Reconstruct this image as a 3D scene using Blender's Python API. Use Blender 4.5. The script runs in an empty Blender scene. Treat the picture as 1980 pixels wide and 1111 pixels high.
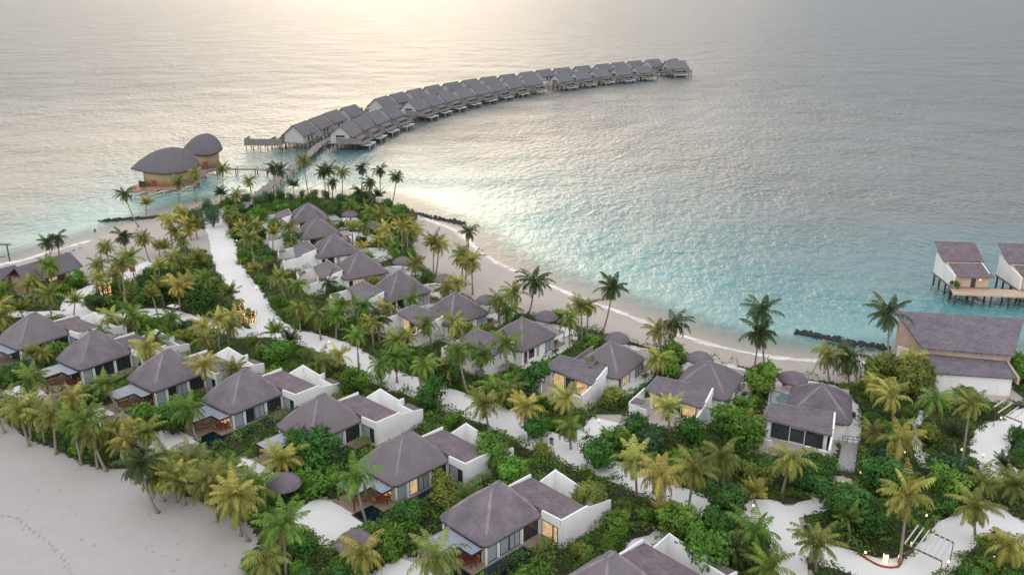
import bpy, math, random
import numpy as np
from mathutils import Vector, Matrix
R_ = math.radians
rnd = random.Random(11)
C = bpy.context.scene.collection
scene = bpy.context.scene

# ------------------------------------------------------------------ camera
CAM_H, FPX, PW, PH, HORIZON = 64.0, 1700.0, 1980.0, 1111.0, -20.0
PITCH = math.atan((PH / 2 - HORIZON) / FPX)
cam = bpy.data.objects.new('camera', bpy.data.cameras.new('camera'))
C.objects.link(cam)
cam.location = (0, 0, CAM_H)
cam.rotation_euler = (R_(90) - PITCH, 0, 0)
cam.data.sensor_width = 36
cam.data.lens = 36 * FPX / PW
cam.data.clip_start = 1
cam.data.clip_end = 60000
scene.camera = cam

# ------------------------------------------------------------------ world, sun, exposure
SUN_EL, SUN_AZ = R_(14), R_(-12)            # azimuth from +Y, positive to the right
w = bpy.data.worlds.new('World'); scene.world = w; w.use_nodes = True
wt = w.node_tree; wt.nodes.clear()
def wn(t, **k):
    n = wt.nodes.new(t)
    for a, b in k.items(): setattr(n, a, b)
    return n
def wm(op, a, b=None, c=None):
    n = wn('ShaderNodeMath', operation=op)
    for i, v in enumerate((a, b, c)):
        if v is None: continue
        if isinstance(v, (int, float)): n.inputs[i].default_value = v
        else: wt.links.new(v, n.inputs[i])
    return n.outputs[0]
sky = wn('ShaderNodeTexSky', sky_type='NISHITA'); sky.sun_disc = False
sky.sun_elevation = SUN_EL; sky.sun_rotation = SUN_AZ
sky.air_density = 0.7; sky.dust_density = 0.0; sky.ozone_density = 2.0
tc = wn('ShaderNodeTexCoord'); sx = wn('ShaderNodeSeparateXYZ')
wt.links.new(tc.outputs['Generated'], sx.inputs[0])
az = wm('ARCTAN2', sx.outputs[0], sx.outputs[1])
el = wm('ARCSINE', sx.outputs[2])
def lobe(az0, saz, el0, sel, amp):
    u_ = wm('POWER', wm('ABSOLUTE', wm('DIVIDE', wm('SUBTRACT', az, R_(az0)), R_(saz))), 2.0)
    v_ = wm('POWER', wm('ABSOLUTE', wm('DIVIDE', wm('SUBTRACT', el, R_(el0)), R_(sel))), 2.0)
    return wm('MULTIPLY', wm('EXPONENT', wm('MULTIPLY', wm('ADD', u_, v_), -1.0)), amp)
lobes = wm('ADD', wm('ADD', lobe(-7, 9, 10, 9, .56), lobe(-13, 12, 15, 10, .25)), wm('ADD', lobe(-1.5, 4.5, 2, 1.6, .6), lobe(-10, 18, 20, 16, .03)))
mp = wn('ShaderNodeMapping'); mp.inputs['Scale'].default_value = (2.2, 2.2, 14)
wt.links.new(tc.outputs['Generated'], mp.inputs[0])
nz = wn('ShaderNodeTexNoise'); nz.inputs['Scale'].default_value = 1.6; nz.inputs['Detail'].default_value = 6
wt.links.new(mp.outputs[0], nz.inputs[0])
cl = wn('ShaderNodeMapRange'); cl.inputs[1].default_value = .3; cl.inputs[2].default_value = .7
cl.inputs[3].default_value = .72; cl.inputs[4].default_value = 1.22
wt.links.new(nz.outputs[0], cl.inputs[0])
glow = wm('MULTIPLY', lobes, cl.outputs[0])
low = wn('ShaderNodeMapRange'); low.interpolation_type = 'SMOOTHSTEP'
for i_, v_ in enumerate((R_(3), R_(40), 0, 1)): low.inputs[i_ + 1].default_value = v_
wt.links.new(el, low.inputs[0])
base = wn('ShaderNodeMix', data_type='RGBA')
base.inputs[6].default_value = (.62, .545, .465, 1)       # grey cloud bank along the horizon
base.inputs[7].default_value = (.78, .80, .86, 1)     # high thin overcast
wt.links.new(low.outputs[0], base.inputs[0])
cloud = wn('ShaderNodeMix', data_type='RGBA'); cloud.blend_type = 'MIX'
rear = wn('ShaderNodeMapRange'); rear.interpolation_type = 'SMOOTHSTEP'
for i_, v_ in enumerate((.15, -.75, 0, 1)): rear.inputs[i_ + 1].default_value = v_
wt.links.new(sx.outputs[1], rear.inputs[0])
rear_fill = wn('ShaderNodeMix', data_type='RGBA'); rear_fill.inputs[7].default_value = (1.42, 1.40, 1.40, 1)     # sky behind the camera raised, added as frontal fill for the walls
wt.links.new(rear.outputs[0], rear_fill.inputs[0]); wt.links.new(base.outputs[2], rear_fill.inputs[6])
wt.links.new(rear_fill.outputs[2], cloud.inputs[6])
cloud.inputs[7].default_value = (5.7, 4.55, 3.1, 1)    # thin cloud lit through by the low sun
wt.links.new(glow, cloud.inputs[0])
bank = wn('ShaderNodeMapRange'); bank.interpolation_type = 'SMOOTHSTEP'
for i_, v_ in enumerate((R_(.5), R_(1.9), .45, 1)): bank.inputs[i_ + 1].default_value = v_
wt.links.new(el, bank.inputs[0])
shade = wn('ShaderNodeMix', data_type='RGBA'); shade.blend_type = 'MULTIPLY'; shade.inputs[0].default_value = 1
wt.links.new(cloud.outputs[2], shade.inputs[6]); wt.links.new(wm('MULTIPLY', cl.outputs[0], bank.outputs[0]), shade.inputs[7])
b1 = wn('ShaderNodeBackground'); b1.inputs[1].default_value = .05; wt.links.new(sky.outputs[0], b1.inputs[0])
b2 = wn('ShaderNodeBackground'); b2.inputs[1].default_value = 1.2; wt.links.new(shade.outputs[2], b2.inputs[0])
ad = wn('ShaderNodeAddShader'); wt.links.new(b1.outputs[0], ad.inputs[0]); wt.links.new(b2.outputs[0], ad.inputs[1])
wo = wn('ShaderNodeOutputWorld'); wt.links.new(ad.outputs[0], wo.inputs[0])

sl = bpy.data.lights.new('sun', 'SUN'); sl.energy = 0.5; sl.angle = R_(56); sl.color = (1, .75, .48)
so = bpy.data.objects.new('sun', sl); C.objects.link(so)
sd = Vector((math.sin(SUN_AZ) * math.cos(SUN_EL), math.cos(SUN_AZ) * math.cos(SUN_EL), math.sin(SUN_EL)))
so.rotation_euler = sd.to_track_quat('Z', 'Y').to_euler(); so.location = sd * 500
scene.view_settings.view_transform = 'Standard'
scene.view_settings.look = 'None'
scene.view_settings.exposure = 0.05
scene.view_settings.gamma = 1

# ------------------------------------------------------------------ helpers
def at(px, py, z=0.0):
    """ray of a photo pixel met with the level plane z"""
    u, v = (px - PW / 2) / FPX, (PH / 2 - py) / FPX
    cp, sp = math.cos(PITCH), math.sin(PITCH)
    d = (u, cp + v * sp, -sp + v * cp)
    t = (z - CAM_H) / d[2]
    return Vector((d[0] * t, d[1] * t, z))
def at_depth(px, py, Y):
    u, v = (px - PW / 2) / FPX, (PH / 2 - py) / FPX
    cp, sp = math.cos(PITCH), math.sin(PITCH)
    d = (u, cp + v * sp, -sp + v * cp)
    t = Y / d[1]
    return Vector((d[0] * t, Y, CAM_H + d[2] * t))
def proj(p):
    y, z = p[1], p[2] - CAM_H
    cp, sp = math.cos(PITCH), math.sin(PITCH)
    zc = y * cp - z * sp; yc = y * sp + z * cp
    return PW / 2 + FPX * p[0] / zc, PH / 2 - FPX * yc / zc

class MB:
    def __init__(s): s.v = []; s.f = []; s.m = []; s.c = []
    def add(s, vs, fs, mi=0, col=None):
        o = len(s.v); s.v += [tuple(v) for v in vs]
        for f in fs: s.f.append(tuple(i + o for i in f)); s.m.append(mi)
        s.c += [0.5 if col is None else col] * len(vs)
    def box(s, x0, x1, y0, y1, z0, z1, mi=0):
        s.add([(x0,y0,z0),(x1,y0,z0),(x1,y1,z0),(x0,y1,z0),(x0,y0,z1),(x1,y0,z1),(x1,y1,z1),(x0,y1,z1)],
              [(0,3,2,1),(4,5,6,7),(0,1,5,4),(1,2,6,5),(2,3,7,6),(3,0,4,7)], mi)
    def prism(s, poly, z0, z1, mi=0):
        """poly: list of (x,y); z0,z1 numbers or lists"""
        n = len(poly)
        a = z0 if isinstance(z0, (list, tuple)) else [z0] * n
        b = z1 if isinstance(z1, (list, tuple)) else [z1] * n
        vs = [(p[0], p[1], a[i]) for i, p in enumerate(poly)] + [(p[0], p[1], b[i]) for i, p in enumerate(poly)]
        fs = [tuple(range(n - 1, -1, -1)), tuple(range(n, 2 * n))] + [(i, (i + 1) % n, (i + 1) % n + n, i + n) for i in range(n)]
        s.add(vs, fs, mi)
    def bar(s, a, b, r, mi=0, n=6, r2=None):
        s.tube([a, b], [r, r if r2 is None else r2], n, mi)
    def tube(s, pts, rs, n=6, mi=0):
        pts = [Vector(p) for p in pts]; vs = []; k = len(pts)
        for i, p in enumerate(pts):
            t = (pts[min(i + 1, k - 1)] - pts[max(i - 1, 0)]).normalized()
            q = t.to_track_quat('Z', 'Y')
            for j in range(n):
                a = 2 * math.pi * j / n
                vs.append(p + q @ Vector((math.cos(a) * rs[i], math.sin(a) * rs[i], 0)))
        fs = [(i*n+j, i*n+(j+1) % n, (i+1)*n+(j+1) % n, (i+1)*n+j) for i in range(k-1) for j in range(n)]
        fs += [tuple(range(n - 1, -1, -1)), tuple(range((k-1)*n, k*n))]
        s.add(vs, fs, mi)
    def loft(s, rings, mi=0, cap0=True, cap1=True):
        n = len(rings[0]); k = len(rings); vs = [p for r in rings for p in r]
        fs = [(i*n+j, i*n+(j+1) % n, (i+1)*n+(j+1) % n, (i+1)*n+j) for i in range(k-1) for j in range(n)]
        if cap0: fs.append(tuple(range(n - 1, -1, -1)))
        if cap1: fs.append(tuple(range((k-1)*n, k*n)))
        s.add(vs, fs, mi)
    def mesh(s, name, mats, smooth=False):
        me = bpy.data.meshes.new(name); me.from_pydata(s.v, [], s.f)
        for m in (mats if isinstance(mats, (list, tuple)) else [mats]): me.materials.append(m)
        if any(s.m): me.polygons.foreach_set('material_index', s.m)
        if any(c != 0.5 for c in s.c):
            a = me.attributes.new('tone', 'FLOAT', 'POINT'); a.data.foreach_set('value', s.c)
        if smooth: me.polygons.foreach_set('use_smooth', [True] * len(me.polygons))
        me.update(); return me
    def build(s, name, mats, parent=None, smooth=False):
        o = bpy.data.objects.new(name, s.mesh(name, mats, smooth)); C.objects.link(o)
        if parent: o.parent = parent
        return o
def tag(o, label=None, cat=None, group=None, kind=None):
    for k, v in (('label', label), ('category', cat), ('group', group), ('kind', kind)):
        if v: o[k] = v
    return o
def thing(name, loc, rz=0, label=None, cat=None, group=None, scale=1):
    o = bpy.data.objects.new(name, None); C.objects.link(o)
    o.empty_display_size = .5
    o.location = loc; o.rotation_euler = (0, 0, rz); o.scale = (scale,) * 3 if not isinstance(scale, tuple) else scale
    return tag(o, label, cat, group)
KIDS = {}
def kids(o): return KIDS.setdefault(o.name, [c for c in bpy.data.objects if c.parent == o])
def dup(root, loc, rz, label=None, group=None, scale=None):
    r = root.copy(); C.objects.link(r); r.location = loc; r.rotation_euler = (0, 0, rz)
    if label: r['label'] = label
    if group: r['group'] = group
    if scale: r.scale = scale if isinstance(scale, tuple) else (scale,) * 3
    for ch in kids(root):
        c = ch.copy(); C.objects.link(c); c.parent = r
        for g in kids(ch):
            d = g.copy(); C.objects.link(d); d.parent = c
    return r
ORD = ['first','second','third','fourth','fifth','sixth','seventh','eighth','ninth','tenth','eleventh','twelfth','thirteenth','fourteenth','fifteenth','sixteenth','seventeenth','eighteenth','nineteenth','twentieth']
NUM = ['zero','one','two','three','four','five','six','seven','eight','nine','ten','eleven','twelve','thirteen','fourteen','fifteen','sixteen','seventeen','eighteen','nineteen','twenty']

# ------------------------------------------------------------------ materials
class Mat:
    def __init__(s, name):
        s.m = bpy.data.materials.new(name); s.m.use_nodes = True; s.t = s.m.node_tree
        s.p = s.t.nodes['Principled BSDF']; s.out = s.t.nodes['Material Output']
    def n(s, t, **k):
        n = s.t.nodes.new(t)
        for a, b in k.items(): setattr(n, a, b)
        return n
    def l(s, a, b): s.t.links.new(a, b)
    def noise(s, scale, detail=4, rough=.55, stretch=None, coord='Object'):
        tc = s.n('ShaderNodeTexCoord'); o = tc.outputs[coord]
        if stretch:
            mp = s.n('ShaderNodeMapping'); mp.inputs['Scale'].default_value = stretch; s.l(o, mp.inputs[0]); o = mp.outputs[0]
        n = s.n('ShaderNodeTexNoise'); n.inputs['Scale'].default_value = scale
        n.inputs['Detail'].default_value = detail; n.inputs['Roughness'].default_value = rough
        s.l(o, n.inputs[0]); return n.outputs[0]
    def ramp(s, fac, stops):
        r = s.n('ShaderNodeValToRGB'); s.l(fac, r.inputs[0]); e = r.color_ramp.elements
        while len(e) < len(stops): e.new(.5)
        for i, (p, c) in enumerate(stops): e[i].position = p; e[i].color = (*c, 1)
        return r.outputs[0]
    def mix(s, fac, a, b, mode='MIX'):
        m = s.n('ShaderNodeMix', data_type='RGBA'); m.blend_type = mode
        for i, v in ((0, fac), (6, a), (7, b)):
            if isinstance(v, (int, float)): m.inputs[i].default_value = v
            elif isinstance(v, tuple): m.inputs[i].default_value = (*v, 1)
            else: s.l(v, m.inputs[i])
        return m.outputs[2]
    def math(s, op, a, b=None):
        n = s.n('ShaderNodeMath', operation=op)
        for i, v in enumerate((a, b)):
            if v is None: continue
            if isinstance(v, (int, float)): n.inputs[i].default_value = v
            else: s.l(v, n.inputs[i])
        return n.outputs[0]
    def rng(s, v, a, b, c, d, smooth=False):
        n = s.n('ShaderNodeMapRange'); s.l(v, n.inputs[0])
        if smooth: n.interpolation_type = 'SMOOTHSTEP'
        for i, x in enumerate((a, b, c, d)): n.inputs[i + 1].default_value = x
        return n.outputs[0]
    def base(s, c):
        if isinstance(c, tuple): s.p.inputs['Base Color'].default_value = (*c, 1)
        else: s.l(c, s.p.inputs['Base Color'])
        return s
    def rough(s, r, spec=.5):
        s.p.inputs['Roughness'].default_value = r; s.p.inputs['Specular IOR Level'].default_value = spec; return s
    def bump(s, h, strength=.3, dist=.05):
        b = s.n('ShaderNodeBump'); b.inputs['Strength'].default_value = strength; b.inputs['Distance'].default_value = dist
        s.l(h, b.inputs['Height']); s.l(b.outputs[0], s.p.inputs['Normal']); return s
def surf(name, c, var=.25, scale=1.2, rough=.8, stretch=None, bump=0, spec=.3, c2=None):
    m = Mat(name); a = m.noise(scale, 6, .6, stretch); b = m.noise(scale * 7, 3, .6, stretch)
    f = m.math('ADD', m.math('MULTIPLY', a, .65), m.math('MULTIPLY', b, .35))
    lo = tuple(x * (1 - var) for x in c); hi = tuple(min(1, x * (1 + var)) for x in c) if c2 is None else c2
    m.base(m.ramp(f, [(.33, lo), (.67, hi)])).rough(rough, spec)
    if bump: m.bump(b, bump, .05)
    return m.m
def thatch(name, c):
    m = Mat(name); a = m.noise(.55, 5, .6); b = m.noise(5, 4, .7, (1, 1, .25)); d = m.noise(16, 2, .6, (1, 1, .12))
    f = m.math('ADD', m.math('MULTIPLY', a, .5), m.math('ADD', m.math('MULTIPLY', b, .3), m.math('MULTIPLY', d, .2)))
    oi = m.n('ShaderNodeObjectInfo')
    col = m.ramp(f, [(.34, tuple(x * .55 for x in c)), (.5, c), (.66, (c[0]*1.5, c[1]*1.52, c[2]*1.45))])
    col = m.mix(m.math('MULTIPLY', oi.outputs['Random'], .55), col, m.mix(a, (.24, .21, .195), (.13, .118, .125)))
    m.base(col).rough(.95, .1); m.bump(d, .5, .08)
    return m.m
def shingle(name, c, rows=2.6):
    m = Mat(name); tc = m.n('ShaderNodeTexCoord')
    wv = m.n('ShaderNodeTexWave', wave_type='BANDS', bands_direction='Y'); wv.inputs['Scale'].default_value = rows
    wv.inputs['Distortion'].default_value = 2.5; wv.inputs['Detail'].default_value = 3
    m.l(tc.outputs['Object'], wv.inputs[0])
    a = m.noise(.5, 5); b = m.noise(4, 4, .6, (.3, 1.6, 1))
    f = m.math('ADD', m.math('MULTIPLY', a, .3), m.math('ADD', m.math('MULTIPLY', b, .55), m.math('MULTIPLY', wv.outputs[1], .15)))
    m.base(m.ramp(f, [(.34, tuple(x * .5 for x in c)), (.5, c), (.66, (c[0]*1.55, c[1]*1.5, c[2]*1.48))])).rough(.8, .25)
    m.bump(wv.outputs[1], .25, .04); return m.m
def leaf(name, rough=.55, trans=.3,  brown=(.27, .19, .085)):
    m = Mat(name); oi = m.n('ShaderNodeObjectInfo')
    at_ = m.n('ShaderNodeAttribute', attribute_name='tone'); tone = at_.outputs['Fac']
    hsv = m.n('ShaderNodeHueSaturation'); m.l(oi.outputs['Color'], hsv.inputs['Color'])
    m.l(m.rng(oi.outputs['Random'], 0, 1, .485, .515), hsv.inputs['Hue'])
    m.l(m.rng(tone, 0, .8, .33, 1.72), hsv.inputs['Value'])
    hsv.inputs['Saturation'].default_value = 1.0
    col = m.mix(m.rng(tone, .86, .97, 0, 1), hsv.outputs[0], brown)
    n = m.noise(1.1, 2); col = m.mix(m.rng(n, .3, .7, 0, .35), col, m.mix(.5, col, (.16, .2, .03)))
    m.base(col).rough(rough + .1, .12)
    tr = m.n('ShaderNodeBsdfTranslucent'); m.l(col, tr.inputs[0])
    mx = m.n('ShaderNodeMixShader'); mx.inputs[0].default_value = trans
    m.l(m.p.outputs[0], mx.inputs[1]); m.l(tr.outputs[0], mx.inputs[2]); m.l(mx.outputs[0], m.out.inputs[0])
    return m.m
def glass(name, c, rough=.08):
    m = Mat(name); n = m.noise(.8, 2); m.base(m.ramp(n, [(.3, tuple(x*.6 for x in c)), (.7, c)])).rough(rough, .6); return m.m
def curtain(name, c):
    m = Mat(name); tc = m.n('ShaderNodeTexCoord')
    wv = m.n('ShaderNodeTexWave', wave_type='BANDS', bands_direction='DIAGONAL'); wv.inputs['Scale'].default_value = 2.6
    wv.inputs['Distortion'].default_value = 1.2; m.l(tc.outputs['Object'], wv.inputs[0])
    m.base(m.ramp(wv.outputs[1], [(0, tuple(x * .55 for x in c)), (1, c)])).rough(.25, .5); return m.m
def lit(name, c, s):
    m = Mat(name); n = m.noise(1.6, 3); m.base((.5, .35, .2)).rough(.4)
    m.l(m.ramp(n, [(.3, tuple(x*.35 for x in c)), (.6, c), (.75, (1, .85, .6))]), m.p.inputs['Emission Color'])
    m.p.inputs['Emission Strength'].default_value = s; return m.m
def glowm(name, c, s):
    m = Mat(name); m.base(c); m.p.inputs['Emission Color'].default_value = (*c, 1); m.p.inputs['Emission Strength'].default_value = s; return m.m

M = {}
M['thatch'] = thatch('thatch', (.182, .152, .176))
M['thatch_b'] = thatch('beach_row_thatch', (.142, .12, .137))
M['hip'] = thatch('hip_light_thatch', (.25, .215, .235))  # paler copy of the thatch carrying the streak of light on the hips
M['shingle'] = shingle('annex_shingle', (.155, .122, .138))
M['shingle_b'] = shingle('beach_annex_shingle', (.15, .13, .146))
M['owroof'] = thatch('overwater_roof', (.15, .148, .165))
M['domeroof'] = surf('shell_thatch', (.13, .118, .128), .22, 1.5, .9, (1, 1, .4), .2)
M['hallroof'] = shingle('hall_roof', (.15, .13, .15), 1.6)
M['pavroof'] = thatch('pavilion_roof', (.115, .105, .13))
M['white'] = surf('white_plaster', (.80, .79, .765), .12, .8, .75, (1, 1, .18), bump=.05, c2=(.88, .875, .865))
M['greywood'] = surf('weathered_grey_timber', (.2, .182, .168), .35, 1.5, .85, (1, 1, .3))
M['owwall'] = surf('grey_white_boards', (.44, .43, .42), .18, 1.2, .85, (.4, .4, 4))
M['owwarm'] = surf('warm_boards', (.34, .24, .18), .3, 1.2, .8)
M['tan'] = surf('tan_render', (.50, .37, .27), .12, .6, .8)
M['tanshell'] = surf('bamboo_wall', (.37, .26, .15), .25, 1.5, .8, (1, 1, .25))
M['salmon'] = surf('salmon_render', (.46, .33, .26), .1, .6, .8)
M['deck'] = surf('deck_boards', (.30, .21, .155), .35, 1.4, .6, (5, .6, 1))
M['greydeck'] = surf('grey_deck_boards', (.30, .29, .285), .25, 1.2, .75, (4, .6, 1))
M['reddeck'] = surf('red_deck', (.36, .20, .16), .3, 1.4, .6, (1, 5, 1))
M['dark'] = surf('dark_timber', (.035, .028, .025), .4, 2, .5)
M['pole'] = surf('stilt_timber', (.06, .052, .047), .4, 1, .8)
M['red'] = surf('red_brown_timber', (.22, .06, .035), .4, 2, .5)
M['canopy'] = surf('pale_metal_canopy', (.21, .245, .30), .12, 1.2, .4, spec=.5)
M['slat'] = surf('pale_slats', (.52, .52, .48), .15, 1.2, .6)
M['curtain'] = curtain('curtained_glass', (.42, .47, .48))
M['glass'] = glass('dark_glass', (.035, .045, .05))
M['lit'] = lit('lit_window', (1, .64, .33), .5)
M['pool'] = glass('dark_pool_water', (.006, .022, .028), .04)
M['owpool'] = glass('pale_pool_water', (.25, .34, .36), .1)
M['cushion'] = surf('terracotta_cushion', (.42, .17, .09), .25, 3, .8)
M['cream'] = surf('cream_cushion', (.62, .58, .5), .1, 3, .8)
M['rock'] = surf('dark_rock', (.045, .043, .045), .5, 1.2, .9, bump=.5)
M['stone'] = surf('grey_stone', (.28, .27, .26), .25, 1.2, .85)
M['trunk'] = surf('palm_trunk', (.25, .21, .175), .35, 1.5, .9, (1, 1, 9), .4)
M['bark'] = surf('bark', (.13, .095, .07), .35, 2, .9, (3, 3, .6), .4)
M['leaf'] = leaf('broad_leaf', .5, .15)
M['frond'] = leaf('palm_frond', .45, .18)
M['cover'] = leaf('low_leaf', .6, .12)
M['lamp'] = glowm('warm_lamp', (1, .66, .34), 2.6)
M['fairy'] = glowm('fairy_light', (1, .55, .28), 3.0)
M['buggy'] = surf('white_paint', (.78, .78, .77), .03, 1, .25, spec=.5)
M['tyre'] = surf('tyre', (.02, .02, .02), .2, 3, .8)
M['coner'] = surf('orange_red_plastic', (.55, .10, .05), .1, 2, .4)
M['greymetal'] = surf('grey_metal', (.16, .17, .18), .15, 1, .45, spec=.5)

def sandmat(name, c, dark=.12, wet=False, fine=1.0):
    m = Mat(name); a = m.noise(.035, 6, .6); b = m.noise(.45, 5, .65); d = m.noise(3.2, 3, .7)
    f = m.math('ADD', m.math('MULTIPLY', a, .45), m.math('ADD', m.math('MULTIPLY', b, .33), m.math('MULTIPLY', d, .22)))
    col = m.ramp(f, [(.34, tuple(x * (1 - dark) for x in c)), (.5, c), (.64, tuple(min(.9, x * (1 + dark * .7)) for x in c))])
    if wet:
        sh = m.n('ShaderNodeAttribute', attribute_name='shore'); g = m.n('ShaderNodeNewGeometry')
        sp = m.n('ShaderNodeSeparateXYZ'); m.l(g.outputs[0], sp.inputs[0])
        # left beach is grey coral sand, the lagoon beach a pinkish one
        side = m.rng(m.math('ADD', sp.outputs[0], m.math('MULTIPLY', m.math('SUBTRACT', sp.outputs[1], 120), .8)), -65, 10, 0, 1, True)
        col = m.mix(side, col, m.mix(1, col, (1.07, 1.0, .945), 'MULTIPLY'))
        band = m.rng(m.math('ADD', sh.outputs['Fac'], m.math('MULTIPLY', m.math('SUBTRACT', b, .5), 5)), .5, 4.5, 1, 0, True)
        col = m.mix(m.math('MULTIPLY', band, .42), col, m.mix(1, col, (.62, .55, .5), 'MULTIPLY'))
        m.l(m.rng(band, 0, 1, .95, .45), m.p.inputs['Roughness'])
    m.base(col); m.p.inputs['Specular IOR Level'].default_value = .2
    if not wet: m.p.inputs['Roughness'].default_value = .95
    m.bump(m.math('ADD', m.math('MULTIPLY', b, .8), d), .3, .12 * fine)
    return m.m
M['sand'] = sandmat('coral_sand', (.41, .385, .362), .10, True)
M['path'] = sandmat('white_sand', (.72, .70, .675), .1)
M['print'] = sandmat('trodden_sand', (.345, .325, .305), .2)
M['soil'] = surf('garden_soil', (.05, .052, .028), .5, .8, .95)

def watermat():
    m = Mat('sea_water'); sh = m.n('ShaderNodeAttribute', attribute_name='shore'); s = sh.outputs['Fac']
    tc = m.n('ShaderNodeTexCoord'); g = m.n('ShaderNodeNewGeometry')
    pn = m.noise(.02, 4, .5)
    s2 = m.math('ADD', s, m.math('MULTIPLY', m.math('SUBTRACT', pn, .5), 26))
    f = m.rng(s2, 0, 125, 0, 1)
    col = m.ramp(f, [(0, (.34, .38, .32)), (.06, (.17, .33, .295)), (.2, (.065, .245, .25)), (.42, (.045, .165, .18)), (1, (.06, .085, .095))])
    patch = m.noise(.011, 5, .6, (1, 1.6, 1))
    col = m.mix(m.rng(patch, .5, .68, 0, .55), col, m.mix(1, col, (.5, .52, .5), 'MULTIPLY'))
    sp = m.n('ShaderNodeSeparateXYZ'); m.l(g.outputs[0], sp.inputs[0])       # sky reflection on the ocean side put into the water colour as cream
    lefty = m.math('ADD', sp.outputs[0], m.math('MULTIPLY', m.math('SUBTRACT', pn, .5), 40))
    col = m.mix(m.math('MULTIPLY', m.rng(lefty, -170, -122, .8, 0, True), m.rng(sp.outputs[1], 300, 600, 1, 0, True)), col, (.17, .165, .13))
    m.base(col); m.p.inputs['IOR'].default_value = 1.5; m.p.inputs['Specular IOR Level'].default_value = .5
    # wind ripples: three sizes
    w1 = m.noise(.46, 4, .6, (1, .5, 1)); w2 = m.noise(1.3, 2, .5, (1, .6, 1)); w3 = m.noise(.05, 3, .5, (1, .6, 1))
    h = m.math('ADD', m.math('MULTIPLY', w1, 1.0), m.math('ADD', m.math('MULTIPLY', w2, .16), m.math('MULTIPLY', w3, 2.2)))
    b = m.n('ShaderNodeBump'); m.l(m.rng(s, 15, 300, 1.5, 4.6), b.inputs['Distance'])
    wl = m.noise(.014, 4, .55, (1, 2.2, 1)); m.l(m.math('MULTIPLY', m.rng(s, 0, 28, .34, 1), m.rng(wl, .36, .64, .45, 1)), b.inputs['Strength'])
    m.l(h, b.inputs['Height']); m.l(b.outputs[0], m.p.inputs['Normal'])
    m.l(m.rng(s, 0, 420, .2, .36), m.p.inputs['Roughness'])
    tr = m.n('ShaderNodeBsdfTransparent'); mx = m.n('ShaderNodeMixShader')
    m.l(m.rng(s, 0, 16, .12, 1, True), mx.inputs[0]); m.l(tr.outputs[0], mx.inputs[1]); m.l(m.p.outputs[0], mx.inputs[2])
    m.l(mx.outputs[0], m.out.inputs[0]); return m.m
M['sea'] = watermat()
def foammat():
    m = Mat('sea_foam'); n = m.noise(.5, 6, .7); a = m.n('ShaderNodeAttribute', attribute_name='tone')
    m.base((.85, .84, .8)).rough(.5)
    tr = m.n('ShaderNodeBsdfTransparent'); mx = m.n('ShaderNodeMixShader')
    n = m.math('ADD', m.math('MULTIPLY', n, .6), m.math('MULTIPLY', m.noise(.07, 3, .6), .4))
    v = m.math('ADD', m.math('MULTIPLY', a.outputs['Fac'], .95), m.math('MULTIPLY', m.math('SUBTRACT', n, .5), 2.6))
    m.l(m.rng(v, .3, 1.0, 0, .85), mx.inputs[0]); m.l(tr.outputs[0], mx.inputs[1]); m.l(m.p.outputs[0], mx.inputs[2])
    m.l(mx.outputs[0], m.out.inputs[0]); return m.m
M['foam'] = foammat()

# ------------------------------------------------------------------ the island: sand, sea, garden beds, paths
SEA = -.35
SHORE = [(-330,105),(-200,165),(-160,184),(-125,205),(-118,221),(-111,234),(-106,252),(-100,268),(-92,278),(-80,284),(-60,283),(-46,281),(-36,275),(-31,263),(-26,254),(-21,248),(-15.5,240),(-11,228),(-8,218),(-1,205),(8,193),(15,183),(23,174),(31,163),(40,154.5),(47,150.5),(54,148.5),(63,147.5),(70,147),(80,147.5),(92,146),(110,148),(150,140),(330,120),(330,-60),(-330,-60)]
def smooth_poly(pts, it=2):
    for _ in range(it):
        q = []
        for i in range(len(pts)):
            a, b = pts[i], pts[(i + 1) % len(pts)]
            q += [(a[0]*.75+b[0]*.25, a[1]*.75+b[1]*.25), (a[0]*.25+b[0]*.75, a[1]*.25+b[1]*.75)]
        pts = q
    return pts
SH = smooth_poly(SHORE)
def inside(P, poly):
    x, y = P[:, 0], P[:, 1]; r = np.zeros(len(P), bool)
    for i in range(len(poly)):
        (x0, y0), (x1, y1) = poly[i], poly[i - 1]
        if y0 == y1: continue
        c = ((y0 > y) != (y1 > y)) & (x < (x1 - x0) * (y - y0) / (y1 - y0) + x0)
        r ^= c
    return r
def sdist(P, poly, closed=True):
    d = np.full(len(P), 1e9)
    n = len(poly)
    for i in range(n if closed else n - 1):
        a = np.array(poly[i]); b = np.array(poly[(i + 1) % n]); e = b - a
        t = np.clip(((P - a) @ e) / (e @ e + 1e-12), 0, 1)
        q = P - a - t[:, None] * e
        d = np.minimum(d, q[:, 0]**2 + q[:, 1]**2)
    d = np.sqrt(d)
    return np.where(inside(P, poly), d, -d) if closed else d
def terrain(d):
    up = np.clip(d / 9, 0, 1); up = SEA * (1 - up * up * (3 - 2 * up))
    return np.where(d >= 0, up, np.maximum(SEA + d * .06, -6))
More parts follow.
